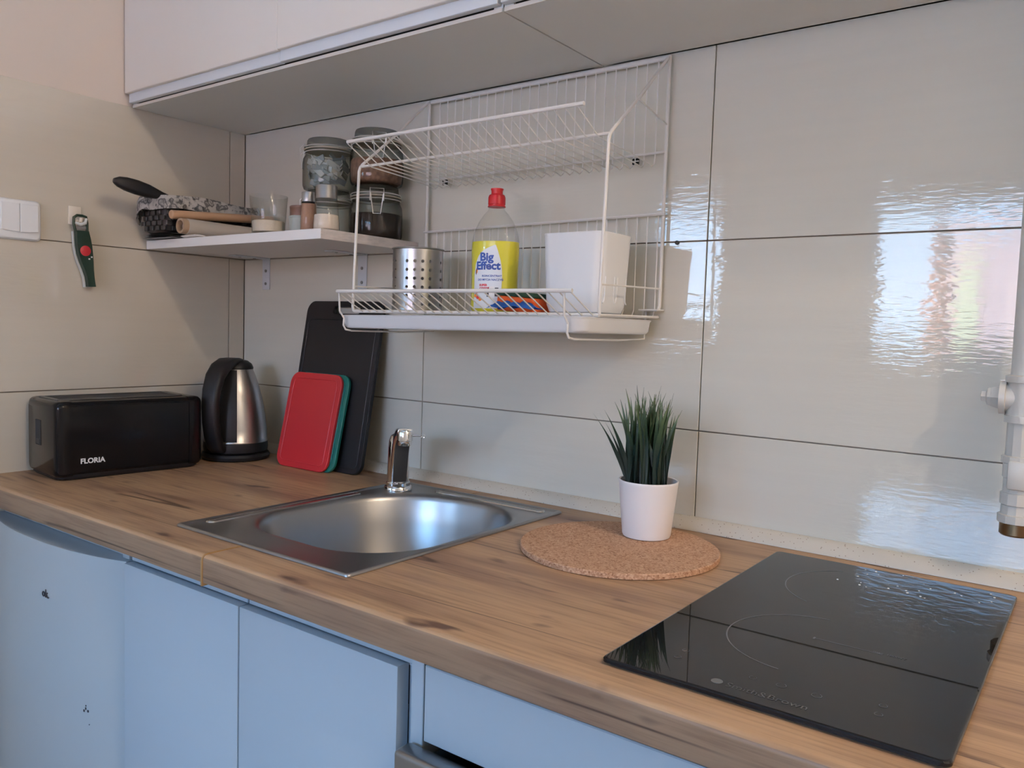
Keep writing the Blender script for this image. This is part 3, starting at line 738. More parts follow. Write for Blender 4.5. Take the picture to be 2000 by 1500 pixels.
obj('lettering', tx, None, ta, loc=(0.026+0.016, 0.0009, 0.0305))

# ------------------------------------------------------------------ kettle
kt = thing('kettle', 'stainless steel electric kettle with black handle, in the corner', 'kettle', (0.138, -0.116, 0))
bm = new_bm(); lathe(bm, [(0.066, 0.0), (0.0725, 0.003), (0.074, 0.009), (0.071, 0.0145), (0.060, 0.016)], 48); obj('power_base', bm, M['blackmt'], kt)
bm = new_bm(); lathe(bm, [(0.062, 0.0165), (0.068, 0.019), (0.0695, 0.028), (0.0685, 0.0395)], 48); obj('lower_rim', bm, M['blackmt'], kt)
bm = new_bm(); lathe(bm, [(0.0685, 0.0395), (0.0692, 0.0415), (0.0680, 0.043), (0.0665, 0.070), (0.0630, 0.097), (0.0575, 0.130), (0.0500, 0.160), (0.0420, 0.184), (0.0352, 0.201)], 64); obj('body', bm, M['steel'], kt, ang=60)
hd = Vector((0.395, -0.919, 0)).normalized(); hs = Vector((-hd.y, hd.x, 0))
bm = new_bm(); lathe(bm, [(0.0362, 0.2005), (0.0365, 0.204), (0.033, 0.212), (0.024, 0.219), (0.010, 0.2225)], 40); obj('lid', bm, M['blackmt'], kt, ang=60)
def kp(r, z): return hd*r + Vector((0, 0, z))
def band(path, wd, th):
    rings = []
    for i, (r, z) in enumerate(path):
        a = path[max(0, i-1)]; b = path[min(len(path)-1, i+1)]
        t = (kp(*b)-kp(*a)).normalized(); nrm = t.cross(hs).normalized()
        w_ = wd[i] if isinstance(wd, list) else wd; h_ = th[i] if isinstance(th, list) else th
        rings.append([kp(r, z)+hs*u+nrm*v for u, v in rrect(-w_/2, w_/2, -h_/2, h_/2, min(w_, h_)*.42, 4)])
    bm = new_bm(); loft(bm, rings); return bm
path = [(-0.012, 0.216), (0.012, 0.2185), (0.036, 0.216), (0.060, 0.206), (0.080, 0.187), (0.093, 0.158), (0.0975, 0.125), (0.095, 0.090), (0.088, 0.060), (0.078, 0.036), (0.066, 0.026)]
obj('handle', band(path, [0.030, 0.040, 0.046, 0.046, 0.043, 0.040, 0.038, 0.038, 0.038, 0.038, 0.036], [0.010, 0.014, 0.018, 0.021, 0.022, 0.021, 0.020, 0.020, 0.020, 0.020, 0.016]), M['blackmt'], kt, ang=60)
rows_ = []
for r, z in [(0.0665, 0.044), (0.0680, 0.056), (0.0655, 0.085), (0.0600, 0.120), (0.0530, 0.152), (0.0440, 0.182), (0.0385, 0.199)]:
    a0 = math.atan2(hd.y, hd.x); rr = []
    for k in range(9):
        a = a0 + math.radians(-34+68*k/8); rr.append(((r+0.0022)*math.cos(a), (r+0.0022)*math.sin(a), z))
    for k in range(8, -1, -1):
        a = a0 + math.radians(-34+68*k/8); rr.append(((r-0.004)*math.cos(a), (r-0.004)*math.sin(a), z))
    rows_.append(rr)
bm = new_bm(); loft(bm, rows_); obj('handle_mount', bm, M['blackmt'], kt, ang=50)

# ------------------------------------------------------------------ chopping boards
def board(name, w_, h_, th, r, m, label, loc, tilt, rim, slot=None, yaw=0):
    b = thing(name, label, 'chopping board', loc, (-tilt, 0, yaw))
    sp = [rrect(0, w_, 0, h_, r, 8)]
    if slot: sp.append(list(reversed(rrect(*slot, 0.0068, 5))))
    me = plate_mesh('slab', sp, th, 0.0012, m); o = obj('slab', me, None, b, loc=(0, th/2, 0))
    bm = new_bm(); i = rim
    tube(bm, [(x, -0.0001, z) for x, z in rrect(i, w_-i, i, h_-i if not slot else slot[2]-0.014, max(0.008, r-i), 8)], 0.0011, 6, True)
    obj('groove_edge', bm, m, b)
    return b
board('chopping_board', 0.238, 0.360, 0.010, 0.024, M['blackmt'], 'large black board with a slot handle, leaning on the wall behind two small boards', (0.262, -0.078, 0.0012), math.radians(9.6), 0.012, slot=(0.086, 0.170, 0.333, 0.348))
board('chopping_board', 0.164, 0.205, 0.0072, 0.024, M['teal'], 'small teal board hidden behind the red one', (0.279, -0.0985, 0.001), math.radians(12.6), 0.013)
board('chopping_board', 0.164, 0.205, 0.0072, 0.024, M['red'], 'small red board in front of the teal one', (0.2665, -0.1075, 0.001), math.radians(12.6), 0.013)

# ------------------------------------------------------------------ cork mat and grass pot
bm = new_bm(); lathe(bm, [(0.1385, 0.0003), (0.1398, 0.001), (0.1398, 0.0072), (0.1385, 0.0082)], 96); obj('cork_mat', bm, M['cork'], None, 'round cork trivet lying under the potted grass', 'trivet', loc=(1.163, -0.198, 0))
pt = thing('potted_grass', 'artificial green grass in a white pot on the cork trivet', 'plant', (1.169, -0.126, 0.0083))
bm = new_bm()
lathe(bm, [(0.031, 0), (0.0345, 0.001), (0.0358, 0.004), (0.0400, 0.045), (0.0435, 0.080), (0.0440, 0.0835), (0.0432, 0.0845), (0.0412, 0.0838), (0.0400, 0.079), (0.0375, 0.060)], 56); obj('pot', bm, M['pot'], pt, ang=50)
bm = new_bm(); lathe(bm, [(0.0385, 0.068), (0.0375, 0.0735), (0.02, 0.0745)], 32); obj('soil', bm, M['soil'], pt)
def blade_me(h, wd, bend, tw):
    bm = new_bm(); n = 9; L_ = []
    for k in range(n+1):
        t = k/n; z = h*t; x = bend*t**2.2; w_ = wd*(0.35+1.3*t-0.2*t*t if t < 0.45 else (0.895)*(1-((t-0.45)/0.55)**1.25)+0.05)
        a = tw*t
        c, s = math.cos(a), math.sin(a)
        L_.append([bm.verts.new((x-c*w_/2, -s*w_/2, z)), bm.verts.new((x, 0.0007*(1-t)+0.0002, z)), bm.verts.new((x+c*w_/2, s*w_/2, z)), bm.verts.new((x, -0.0002, z))])
    for a, b in zip(L_, L_[1:]):
        for k in range(4): bm.faces.new((a[k], a[(k+1) % 4], b[(k+1) % 4], b[k]))
    bm.faces.new(L_[0]); bm.faces.new(L_[-1])
    return mesh_of('blade', bm, M['leaf'], True, 60)
random.seed(11)
blades = [blade_me(random.uniform(0.118, 0.146), random.uniform(0.0050, 0.0088), random.uniform(0.004, 0.030), random.uniform(-1.6, 1.6)) for _ in range(16)]
for k in range(130):
    r = 0.029*math.sqrt(random.random()); a = random.random()*2*PI
    x_, y_ = r*math.cos(a)-0.002, r*math.sin(a)-0.003
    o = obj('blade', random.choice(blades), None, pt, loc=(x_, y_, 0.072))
    o.rotation_euler = (random.uniform(-0.05, 0.05), -0.03+random.uniform(-0.05, 0.05)+r/0.031*0.03, random.uniform(0, 2*PI)); s_ = random.uniform(0.80, 1.03); o.scale = (1, 1, s_)
for dx, ln, h_, bnd in [(-0.026, 0.30, 1.0, PI+0.55), (-0.024, 0.24, 0.95, PI+0.3), (-0.022, 0.19, 1.0, PI+0.8)]:
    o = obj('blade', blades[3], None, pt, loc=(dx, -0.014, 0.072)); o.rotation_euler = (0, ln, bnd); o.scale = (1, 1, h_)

# ------------------------------------------------------------------ wall shelf with brackets
SZ = 0.4751
sh = thing('wall_shelf', 'white corner shelf carrying basket, shakers and jars', 'shelf', (0.002, 0, 0.4565))
bm = new_bm(); box(bm, 0, 0.5725, -0.2495, -0.0005, 0, 0.0183, 0.0006, 1); obj('board', bm, M['shelf'], sh, smooth=False)
bm = new_bm(); box(bm, 0.5727, 0.5735, -0.2490, -0.001, 0.0004, 0.018); obj('edge_band', bm, M['edge'], sh, label='scuffed grey edge at the right end', smooth=False)
for bx in (0.0725, 0.4010):
    bm = new_bm(); box(bm, bx, bx+0.027, -0.0032, -0.0004, -0.074, -0.0002, 0.0012, 2); br = obj('bracket', bm, M['zinc'], sh)
    bm = new_bm(); box(bm, bx, bx+0.027, -0.095, -0.0032, -0.0032, -0.0002, 0.001, 2); obj('bracket_arm', bm, M['zinc'], br)
    for z in (-0.030, -0.060):
        bm = new_bm(); lathe(bm, [(0.0034, -0.0046), (0.0034, -0.003)], 12, axis='y', c=(bx+0.0135, 0, z)); obj('screw', bm, M['screw'], br)
    for y in (-0.035, -0.075):
        bm = new_bm(); lathe(bm, [(0.0034, -0.0046), (0.0034, -0.003)], 12, c=(bx+0.0135, y, 0)); obj('screw', bm, M['screw'], br)

# ------------------------------------------------------------------ dish rack
RX0, RX1 = 0.6063, 1.1170
rk = thing('dish_rack', 'white wire dish rack hung on the wall with plate shelf and drip tray', 'rack', (0, 0, 0))
YB = -0.0105
def wires(name, paths, r, seg=6, parent=rk, m='wire', **k):
    bm = new_bm()
    for p in paths: tube(bm, p, r, seg)
    return obj(name, bm, M[m], parent, **k)
def each(name, paths, r, seg=6):
    out = []
    for p in paths: out.append(wires(name, [p], r, seg))
    return out
# wall frame
each('upright', [[(RX0, YB, 0.7455), (RX0, YB, 0.352), (RX0, YB-0.004, 0.345)], [(RX1, YB, 0.7455), (RX1, YB, 0.352), (RX1, YB-0.004, 0.345)]], 0.0030, 8)
bm = new_bm(); box(bm, RX0+0.004, RX1-0.002, YB-0.0025, YB+0.0025, 0.7385, 0.7455, 0.001, 1); obj('top_bar', bm, M['wire'], rk)
wires('upper_back_bar', [[(RX0+0.035, YB-0.003, 0.5925), (RX1, YB-0.003, 0.5955)]], 0.0020)
wires('lower_back_bar', [[(RX0-0.004, YB-0.003, 0.4925), (RX1+0.004, YB-0.003, 0.4985)]], 0.0024)
# front frame: two bent arms joined by the shelf bars
YA, ZA = -0.188, 0.5885
for x in (RX0, RX1):
    wires('side_arm', [[(x, YB-0.004, 0.742), (x, -0.10, 0.6625), (x, YA+0.006, 0.594), (x, YA, 0.587), (x, YA-0.0025, 0.580), (x, -0.200, 0.340), (x, -0.198, 0.3325)]], 0.0026, 8)
    wires('brace', [[(x, -0.108, 0.6555), (x, YB, 0.6380)]], 0.0014)
    wires('side_rail', [[(x, -0.197, 0.3755), (x, YB, 0.3795)]], 0.0015)
wires('front_bar', [[(RX0, YA, ZA), (RX1, YA, ZA)]], 0.0024, 8)
URY, URZ = -0.243, 0.6185
wires('outer_rail', [[(0.6335, URY, URZ), (1.1065, URY, URZ)]], 0.0030, 8)
n = 25
paths = []
for k in range(n):
    x = RX0+0.030+(RX1-RX0-0.048)*k/(n-1)
    paths.append([(x, YB-0.002, 0.740), (x, YB-0.002, 0.588), (x, YB-0.004, 0.578), (x, YB-0.012, 0.573), (x, YB-0.022, 0.5755), (x, -0.10, 0.581), (x, YA, ZA-0.0032), (x-0.003, URY, URZ-0.0022)])
each('plate_wire', paths, 0.00105, 5)
# lower basket
FBY, FBZ = -0.199, 0.3315
wires('basket_front_bar', [[(RX0+0.004, FBY, FBZ), (RX1, FBY, FBZ)]], 0.0030, 8)
LRY, LRZ = -0.258, 0.3635
wires('basket_rail', [[(0.630, LRY, LRZ), (1.1080, LRY, LRZ)]], 0.0030, 8)
paths = []; n = 26
for k in range(n):
    x = RX0+0.028+(RX1-RX0-0.036)*k/(n-1)
    paths.append([(x, YB-0.001, 0.4955), (x, YB-0.001, 0.345), (x, YB-0.006, 0.336), (x, YB-0.016, 0.3325), (x, FBY, FBZ-0.002), (x-0.003, LRY, LRZ-0.002)])
each('basket_wire', paths, 0.00115, 5)
wires('basket_back_bar', [[(RX0, YB-0.004, 0.3345), (RX1, YB-0.004, 0.3345)]], 0.0022)
wires('basket_side_bar', [[(RX0, YB-0.004, 0.334), (RX0, FBY, 0.332)]], 0.0022); wires('basket_side_bar', [[(RX1, YB-0.004, 0.334), (RX1, FBY, 0.332)]], 0.0022)
for x in (0.633, 1.0935):
    wires('tray_hanger', [[(x, LRY+0.002, LRZ-0.002), (x, LRY+0.004, 0.330), (x, LRY+0.010, 0.323), (x, LRY+0.014, 0.318), (x, LRY+0.013, 0.306), (x, LRY+0.018, 0.2985), (x, LRY+0.032, 0.2965), (x, -0.10, 0.2960), (x, -0.014, 0.2985), (x, YB, 0.345)]], 0.0017)
for x in (0.655, 1.066):
    bm = new_bm(); box(bm, x-0.006, x+0.006, YB-0.006, YB-0.002, 0.580, 0.590, 0.001, 1); c_ = obj('clip', bm, M['blackgl'], rk, label='small black clip with a white cross', smooth=False)
    bm = new_bm(); box(bm, x-0.0065, x+0.0065, YB-0.0068, YB-0.0058, 0.5843, 0.5857); box(bm, x-0.0007, x+0.0007, YB-0.0068, YB-0.0058, 0.5795, 0.5905); obj('clip_cross', bm, M['wire'], c_, smooth=False)
bm = new_bm(); box(bm, RX1-0.028, RX1+0.006, -0.030, -0.004, 0.3435, 0.3465, 0.001, 1); obj('foot_plate', bm, M['wire'], rk)
# drip tray
bm = new_bm()
def tr(i, z, r=0.022): return [(x, y, z+0.0012-0.010*(1.1-x)) for x, y in rrect(0.612+i, 1.1125-i, -0.236+i, -0.018-i, r-i*.5, 6)]
loft(bm, [tr(0.012, 0.3040, 0.018), tr(0.004, 0.3050), tr(0.0008, 0.309), tr(-0.001, 0.3235), tr(-0.003, 0.3265), tr(-0.0005, 0.3275), tr(0.0035, 0.3255), tr(0.005, 0.3100), tr(0.016, 0.3065, 0.018)])
obj('drip_tray', bm, M['whitepl'], None, 'shallow white plastic drip tray slung under the dish rack', 'tray', ang=40)

# ------------------------------------------------------------------ things in the rack
FZ = 0.3352
# perforated cutlery cup
cc = thing('cutlery_cup', 'perforated stainless steel cutlery cup standing in the rack', 'cup', (0.679, -0.110, FZ))
def perforated(R, h0, h1, cols, rows_, skip, hr, th=0.0009):
    bm = new_bm(); dth = 2*PI/cols; dz = (h1-h0)/rows_
    for side, RR in ((0, R), (1, R-th)):
        for c in range(cols):
            for r in range(rows_):
                a = c*dth; z = h0+dz*(r+.5)
                def V(u, v): return bm.verts.new((RR*math.cos(a+u/R), RR*math.sin(a+u/R), z+v))
                hw, hh = R*dth/2, dz/2
                out = [V(*p) for p in [(hw, 0), (hw, hh), (0, hh), (-hw, hh), (-hw, 0), (-hw, -hh), (0, -hh), (hw, -hh)]]
                if c % skip == 0:
                    bm.faces.new(out if side == 0 else out[::-1]); continue
                ii = [V(hr*math.cos(PI/4*k), hr*math.sin(PI/4*k)) for k in range(8)]
                for k in range(8):
                    k2 = (k+1) % 8
                    bm.faces.new((out[k], out[k2], ii[k2], ii[k]))
    bmesh.ops.remove_doubles(bm, verts=bm.verts, dist=2e-5)
    return bm
bm = perforated(0.0455, 0.004, 0.0955, 20, 6, 5, 0.0030); 
me = bpy.data.meshes.new('wall'); bm.to_mesh(me); bm.free(); me.materials.append(M['steel'])
me.polygons.foreach_set('use_smooth', [True]*len(me.polygons))
obj('perforated_wall', me, None, cc)
bm = new_bm(); lathe(bm, [(0.0455, 0.0955), (0.0455, 0.1095), (0.0475, 0.1105), (0.0478, 0.112), (0.0470, 0.1128), (0.0445, 0.1118), (0.0446, 0.0955)], 56, cap0=False, cap1=False); obj('rim', bm, M['steel'], cc)
bm = new_bm(); lathe(bm, [(0.044, 0), (0.0455, 0.001), (0.0455, 0.004), (0.043, 0.004), (0.01, 0.0035)], 40); obj('bottom', bm, M['steel'], cc)

# dish soap bottle
bo = thing('soap_bottle', 'clear bottle of yellow dish soap with a red cap', 'bottle', (0.8635, -0.118, FZ), (0, 0, math.radians(19)))
prof = [(0.0375, 0.0), (0.0405, 0.003), (0.0415, 0.010), (0.0405, 0.035), (0.0408, 0.075), (0.0418, 0.105), (0.0408, 0.125), (0.0370, 0.142), (0.0300, 0.158), (0.0215, 0.171), (0.0150, 0.178), (0.0135, 0.181), (0.0132, 0.188)]
bo.scale = (1, 1, 0.952)
SY = 0.72
bm = new_bm(); lathe(bm, prof, 48, sy=SY, cap1=False); obj('shell', bm, M['pet'], bo, ang=70)
pin = [(max(0.001, r-0.0008), z+0.0006) for r, z in prof if z <= 0.1251]; pin[-1] = (0.0402, 0.1225)
bm = new_bm(); lathe(bm, pin, 48, sy=SY*0.995); obj('soap', bm, M['soap'], bo, ang=50)
bm = new_bm(); lathe(bm, [(0.0150, 0.1840), (0.0150, 0.1855), (0.0138, 0.1865), (0.0138, 0.1880), (0.0145, 0.1885), (0.0145, 0.2000), (0.0132, 0.2045), (0.0098, 0.2068), (0.0095, 0.2110), (0.0108, 0.2150), (0.0108, 0.2160)], 40); obj('cap', bm, M['redcap'], bo)
def prof_r(z):
    for (r0, z0), (r1, z1) in zip(prof, prof[1:]):
        if z0 <= z <= z1: return r0+(r1-r0)*(z-z0)/(z1-z0)
    return prof[-1][0]
def wrapped(x, z, off):
    """x measured along the front (-y side) of the elliptical body"""
    r = prof_r(z)+off; a = -PI/2 + x/0.0375*0.93
    return Vector((r*math.cos(a), r*SY*math.sin(a), z))
def wrap_mesh(me, x0, z0, off, ca=1, sa=0):
    for v in me.vertices:
        x, z, y = v.co.x, v.co.z, v.co.y
        v.co = wrapped(x0+x*ca-z*sa, z0+x*sa+z*ca, off-y)
    me.update(); return me
def label_outline():
    pts = []
    for x, z in [(-0.030, 0.006), (-0.0305, 0.040), (-0.0305, 0.066), (-0.027, 0.083), (-0.020, 0.097), (-0.010, 0.107), (0.002, 0.113), (0.010, 0.1155), (0.0125, 0.110), (0.0155, 0.100), (0.019, 0.088), (0.0215, 0.074), (0.0225, 0.060), (0.0215, 0.040), (0.0205, 0.020), (0.020, 0.006)]:
        pts.append((x, z))
    return pts
lo = label_outline(); cx_ = -0.004
bm = new_bm(); rows_ = []
zs_ = [0.006+0.1095*k/30 for k in range(31)]
def span(z):
    xs_ = []
    for a, b in zip(lo, lo[1:]+lo[:1]):
        if (a[1]-z)*(b[1]-z) <= 0 and a[1] != b[1]: xs_.append(a[0]+(b[0]-a[0])*(z-a[1])/(b[1]-a[1]))
    return min(xs_), max(xs_)
for z in zs_:
    a, b = span(min(z, 0.1149)); rows_.append([bm.verts.new(wrapped(a+(b-a)*k/14, z, 0.0004)) for k in range(15)])
for r0, r1 in zip(rows_, rows_[1:]):
    for k in range(14): bm.faces.new((r0[k], r0[k+1], r1[k+1], r1[k]))
lb = obj('label', bm, M['label'], bo)
def btxt(body, size, x, z, m, bold=0.0, align='CENTER', sa=0.0):
    me = text_mesh('lettering', body, size, M[m], 0.00012, bold=bold, align=align)
    bm2 = bmesh.new(); bm2.from_mesh(me); bmesh.ops.subdivide_edges(bm2, edges=[e for e in bm2.edges if e.calc_length() > 0.003], cuts=1); bm2.to_mesh(me); bm2.free()
    wrap_mesh(me, x, z, 0.0008, math.cos(sa), math.sin(sa)); return obj('lettering', me, None, lb)
btxt('Big', 0.0195, -0.0050, 0.0885, 'blue_ink', 0.0007)
btxt('Effect', 0.0190, -0.0030, 0.0735, 'blue_ink', 0.0007)
btxt('KONCENTRAT', 0.0050, 0.0045, 0.0605, 'blue_ink', 0.0001)
btxt('DO MYCIA NACZYŃ', 0.0048, 0.0020, 0.0540, 'blue_ink', 0.0001)
btxt('SUPER', 0.0052, -0.0100, 0.0445, 'red_ink', 0.0002); btxt('CZYSTE', 0.0050, -0.0080, 0.0390, 'red_ink', 0.0002)
def blot(pts, m, name='print'):
    bm = new_bm(); vs = [bm.verts.new(wrapped(x, z, 0.0008)) for x, z in pts]; bm.faces.new(vs); return obj(name, bm, M[m], lb, smooth=False)
blot([(-0.0245, 0.066), (-0.0225, 0.068), (-0.0215, 0.074), (-0.0235, 0.078), (-0.0255, 0.072)], 'orange_ink'); blot([(-0.0265, 0.066), (-0.0245, 0.064), (-0.0245, 0.076), (-0.0268, 0.071)], 'black_ink')
blot([(0.001, 0.022), (0.010, 0.022), (0.010, 0.044), (0.001, 0.044)], 'white_ink'); blot([(0.0105, 0.027), (0.0165, 0.027), (0.0165, 0.042), (0.0105, 0.042)], 'black_ink'); blot([(-0.003, 0.026), (0.0005, 0.026), (0.0005, 0.044), (-0.0022, 0.040)], 'black_ink')
for x_, z_, m_ in [(-0.026, 0.028, 'orange_ink'), (-0.020, 0.025, 'red_ink'), (-0.024, 0.034, 'red_ink'), (-0.015, 0.022, 'orange_ink')]:
    blot([(x_+0.0034*math.cos(a), z_+0.0034*math.sin(a)) for a in [2*PI*k/8 for k in range(8)]], m_)

# white plastic container
wb = thing('plastic_container', 'tall square white plastic container in the rack right of the bottle', 'container', (0.9850, -0.163, FZ))
bm = new_bm(); WBX, WBY, WBH = 0.112, 0.099, 0.1215
def wr(i, z, r): return [(x, y, z) for x, y in rrect(i, WBX-i, i, WBY-i, r, 6)]
loft(bm, [wr(0.013, 0, 0.010), wr(0.009, 0.002, 0.014), wr(0.0055, 0.012, 0.016), wr(0.0048, 0.018, 0.016), wr(0.0006, WBH-0.004, 0.017), wr(0, WBH-0.001, 0.017), wr(0.0008, WBH, 0.016), wr(0.0022, WBH-0.001, 0.015), wr(0.0065, 0.02, 0.013), wr(0.012, 0.003, 0.012)])
obj('shell', bm, M['whitepl'], wb, ang=40)
for y0 in (0.030, 0.066):
    bm = new_bm()
    tube(bm, [(WBX-0.0012-(WBH-z)*0.034, y, z) for y, z in [(y0-0.016, 0.016), (y0-0.013, 0.019), (y0-0.0115, 0.026), (y0-0.0115, 0.056)]], 0.0011, 5)
    obj('moulded_rib', bm, M['whitepl'], wb); bm = new_bm()
    tube(bm, [(WBX-0.0012-(WBH-z)*0.034, y, z) for y, z in [(y0+0.020, 0.016), (y0+0.017, 0.019), (y0+0.0155, 0.026), (y0+0.0155, 0.056)]], 0.0011, 5)
    obj('moulded_rib', bm, M['whitepl'], wb)

# sponge and cloth
spg = thing('sponge', 'orange sponge with a dark green scouring layer behind the blue cloth', 'sponge', (0.9380, -0.1300, FZ+0.0005), (0, math.radians(4), math.radians(-8)))
bm = new_bm(); box(bm, -0.041, 0.041, -0.028, 0.028, 0.0, 0.024, 0.004, 3); obj('foam', bm, M['orange'], spg)
bm = new_bm(); box(bm, -0.041, 0.041, -0.028, 0.028, 0.0242, 0.0315, 0.002, 2); obj('scouring_pad', bm, M['scour'], spg)
bm = new_bm(); random.seed(3)
nx, ny = 40, 14
def cl(u, v):
    x = 0.905+0.088*u; y = -0.192+0.030*v
    ridge = 0.5+0.5*math.sin(11*u+1.5*math.sin(5*v+3*u))
    env = math.sin(PI*min(1, max(0, 0.03+0.94*u)))**0.3*math.sin(PI*(0.04+0.92*v))**0.45
    z = FZ+0.0015+env*(0.0105+0.0065*ridge+0.0018*math.sin(23*u+9*v))
    return (x+0.003*math.sin(9*v), y+0.003*math.sin(12*u), max(z, FZ+0.0012))
g = [[bm.verts.new(cl(i/nx, j/ny)) for j in range(ny+1)] for i in range(nx+1)]
for i in range(nx):
    for j in range(ny): bm.faces.new((g[i][j], g[i+1][j], g[i+1][j+1], g[i][j+1]))
rr = bmesh.ops.solidify(bm, geom=list(bm.faces), thickness=0.0018)
obj('blue_cloth', bm, M['bluecloth'], None, 'crumpled blue microfibre cloth lying in front of the sponge', 'cloth', ang=80)

# ------------------------------------------------------------------ jars, shakers, glass on the shelf
def jar(x, y, z, ang_, label, fill, fill_h, R=0.0525, H=0.0975, extra=None, sz=1.08):
    j = thing('clip_top_jar', label, 'jar', (x, y, z), (0, 0, ang_), 'clip-top glass jars on the shelf')
    bm = new_bm()
    lathe(bm, [(R*0.86, 0), (R*0.95, 0.002), (R*0.995, 0.008), (R, 0.018), (R, 0.050), (R*0.975, 0.060), (R*0.90, 0.067), (R*0.885, 0.070), (R*0.90, 0.072), (R*0.90, 0.0755)], 40, cap1=False); obj('body', bm, M['glassgreen'], j, ang=60)
    bm = new_bm(); lathe(bm, [(R*0.90, 0.0775), (R*0.915, 0.079), (R*0.915, 0.083), (R*0.85, 0.0850), (R*0.83, 0.0945), (R*0.80, H-0.0005), (R*0.70, H)], 40); obj('lid', bm, M['glassgreen'], j, ang=60)
    bm = new_bm(); lathe(bm, [(R*0.88, 0.0755), (R*0.955, 0.0757), (R*0.955, 0.0773), (R*0.88, 0.0775)], 40); obj('gasket', bm, M['gasket'], j)
    if fill:
        bm = new_bm(); lathe(bm, [(R*0.84, 0.0035), (R*0.93, 0.007), (R*0.965, 0.018), (R*0.965, fill_h-0.004), (R*0.93, fill_h), (R*0.4, fill_h+0.002)], 40); obj('contents', bm, M[fill], j, ang=60)
    bm = new_bm()
    tube(bm, [((R*0.925)*math.cos(a), (R*0.925)*math.sin(a), 0.0715) for a in [2*PI*k/32 for k in range(32)]], 0.0010, 5, True)
    tube(bm, [((R*0.93)*math.cos(a), (R*0.93)*math.sin(a), 0.0815) for a in [2*PI*k/32 for k in range(32)]], 0.0010, 5, True)
    f = R
    tube(bm, [(f*0.95, -0.013, 0.0715), (f*1.06, -0.013, 0.066), (f*1.07, -0.013, 0.080), (f*0.90, -0.013, 0.0885), (f*0.90, 0.013, 0.0885), (f*1.07, 0.013, 0.080), (f*1.06, 0.013, 0.066), (f*0.95, 0.013, 0.0715)], 0.0010, 5)
    tube(bm, [(f*1.05, -0.012, 0.078), (f*1.06, -0.010, 0.062), (f*1.03, -0.007, 0.043), (f*1.03, 0.007, 0.043), (f*1.06, 0.010, 0.062), (f*1.05, 0.012, 0.078)], 0.0010, 5)
    tube(bm, [(-f*0.95, -0.006, 0.0815), (-f*1.06, -0.006, 0.081), (-f*1.06, 0.006, 0.081), (-f*0.95, 0.006, 0.0815)], 0.0010, 5)
    obj('clip_wire', bm, M['clipwire'], j)
    if extra: extra(j, R, H)
    j.scale = (1, 1, sz)
    return j
def sachets(j, R, H):
    random.seed(5)
    for k in range(44):
        bm = new_bm(); box(bm, -0.016, 0.016, -0.0013, 0.0013, -0.0055, 0.0055, 0.0005, 1)
        for v in bm.verts: v.co.z += 0.0015*math.sin(v.co.x*110)
        o = obj('sachet', bm, M['sachet' if k % 3 else 'sachet2'], j)
        a = 1.75+random.uniform(-1.5, 1.5); z = 0.010+0.048*random.random(); r = 0.026+0.012*random.random()
        o.location = (r*math.cos(a), r*math.sin(a), z); o.rotation_euler = (random.uniform(-0.6, 0.6), random.uniform(-0.2, 0.75), a+PI/2+random.uniform(-0.25, 0.25))
    rows_ = []
    bm = new_bm()
    for z in (0.018, 0.052):
        ring = []
        for k in range(7):
            a = -0.75 - 0.55*k/6; ring.append((R+0.0004, a, z))
        rows_.append([bm.verts.new(((r_)*math.cos(a), (r_)*math.sin(a), zz)) for r_, a, zz in ring])
    for k in range(6): bm.faces.new((rows_[0][k], rows_[0][k+1], rows_[1][k+1], rows_[1][k]))
    obj('paper_label', bm, M['sachet2'], j)
CA = math.atan2(-1.15, 1.15)
jar(0.5135, -0.0590, SZ, CA+0.05, 'lower jar at the shelf end, one third full of dark coffee', 'coffee', 0.046)
jar(0.5135, -0.0590, SZ+0.1062, CA+0.10, 'upper jar at the shelf end, full of reddish brown muesli', 'cocoa', 0.045, H=0.0985)
jar(0.3900, -0.0750, SZ, CA-1.9, 'lower empty jar hidden behind the shakers', None, 0, sz=1.045)
jar(0.3900, -0.0750, SZ+0.1030, CA-1.75, 'upper jar left, stuffed with grey paper sachets', None, 0, extra=sachets, sz=1.045)

# salt shaker, pepper shaker, small tub, glass
sa = thing('salt_shaker', 'larger glass shaker with steel lid and white salt', 'shaker', (0.5430, -0.2100, SZ))
bm = new_bm(); lathe(bm, [(0.0225, 0), (0.0240, 0.002), (0.0235, 0.015), (0.0205, 0.055), (0.0190, 0.0585)], 36, cap1=False); obj('body', bm, M['glass'], sa, ang=60)
bm = new_bm(); lathe(bm, [(0.0215, 0.0025), (0.0228, 0.004), (0.0224, 0.015), (0.0212, 0.0285), (0.018, 0.0295)], 32); obj('salt', bm, M['salt'], sa, ang=60)
bm = new_bm(); lathe(bm, [(0.0192, 0.0570), (0.0196, 0.0580), (0.0190, 0.0590), (0.0192, 0.0800), (0.0180, 0.0818), (0.008, 0.0825)], 36); obj('lid', bm, M['steel'], sa)
pe_ = thing('pepper_shaker', 'slim shaker with steel lid and brown spice, left of the salt', 'shaker', (0.4880, -0.2050, SZ))
bm = new_bm(); lathe(bm, [(0.0150, 0), (0.0158, 0.0015), (0.0150, 0.030), (0.0135, 0.0545)], 32, cap1=False); obj('body', bm, M['glass'], pe_, ang=60)
bm = new_bm(); lathe(bm, [(0.0142, 0.0015), (0.0150, 0.003), (0.0143, 0.030), (0.0130, 0.053), (0.01, 0.0535)], 32); obj('spice', bm, M['pepper'], pe_, ang=60)
bm = new_bm(); lathe(bm, [(0.0136, 0.0545), (0.0136, 0.0565), (0.0132, 0.0567)], 32); obj('collar', bm, M['blackmt'], pe_)
bm = new_bm(); lathe(bm, [(0.0134, 0.0567), (0.0136, 0.0730), (0.0128, 0.0745), (0.006, 0.0750)], 32); obj('lid', bm, M['steel'], pe_)
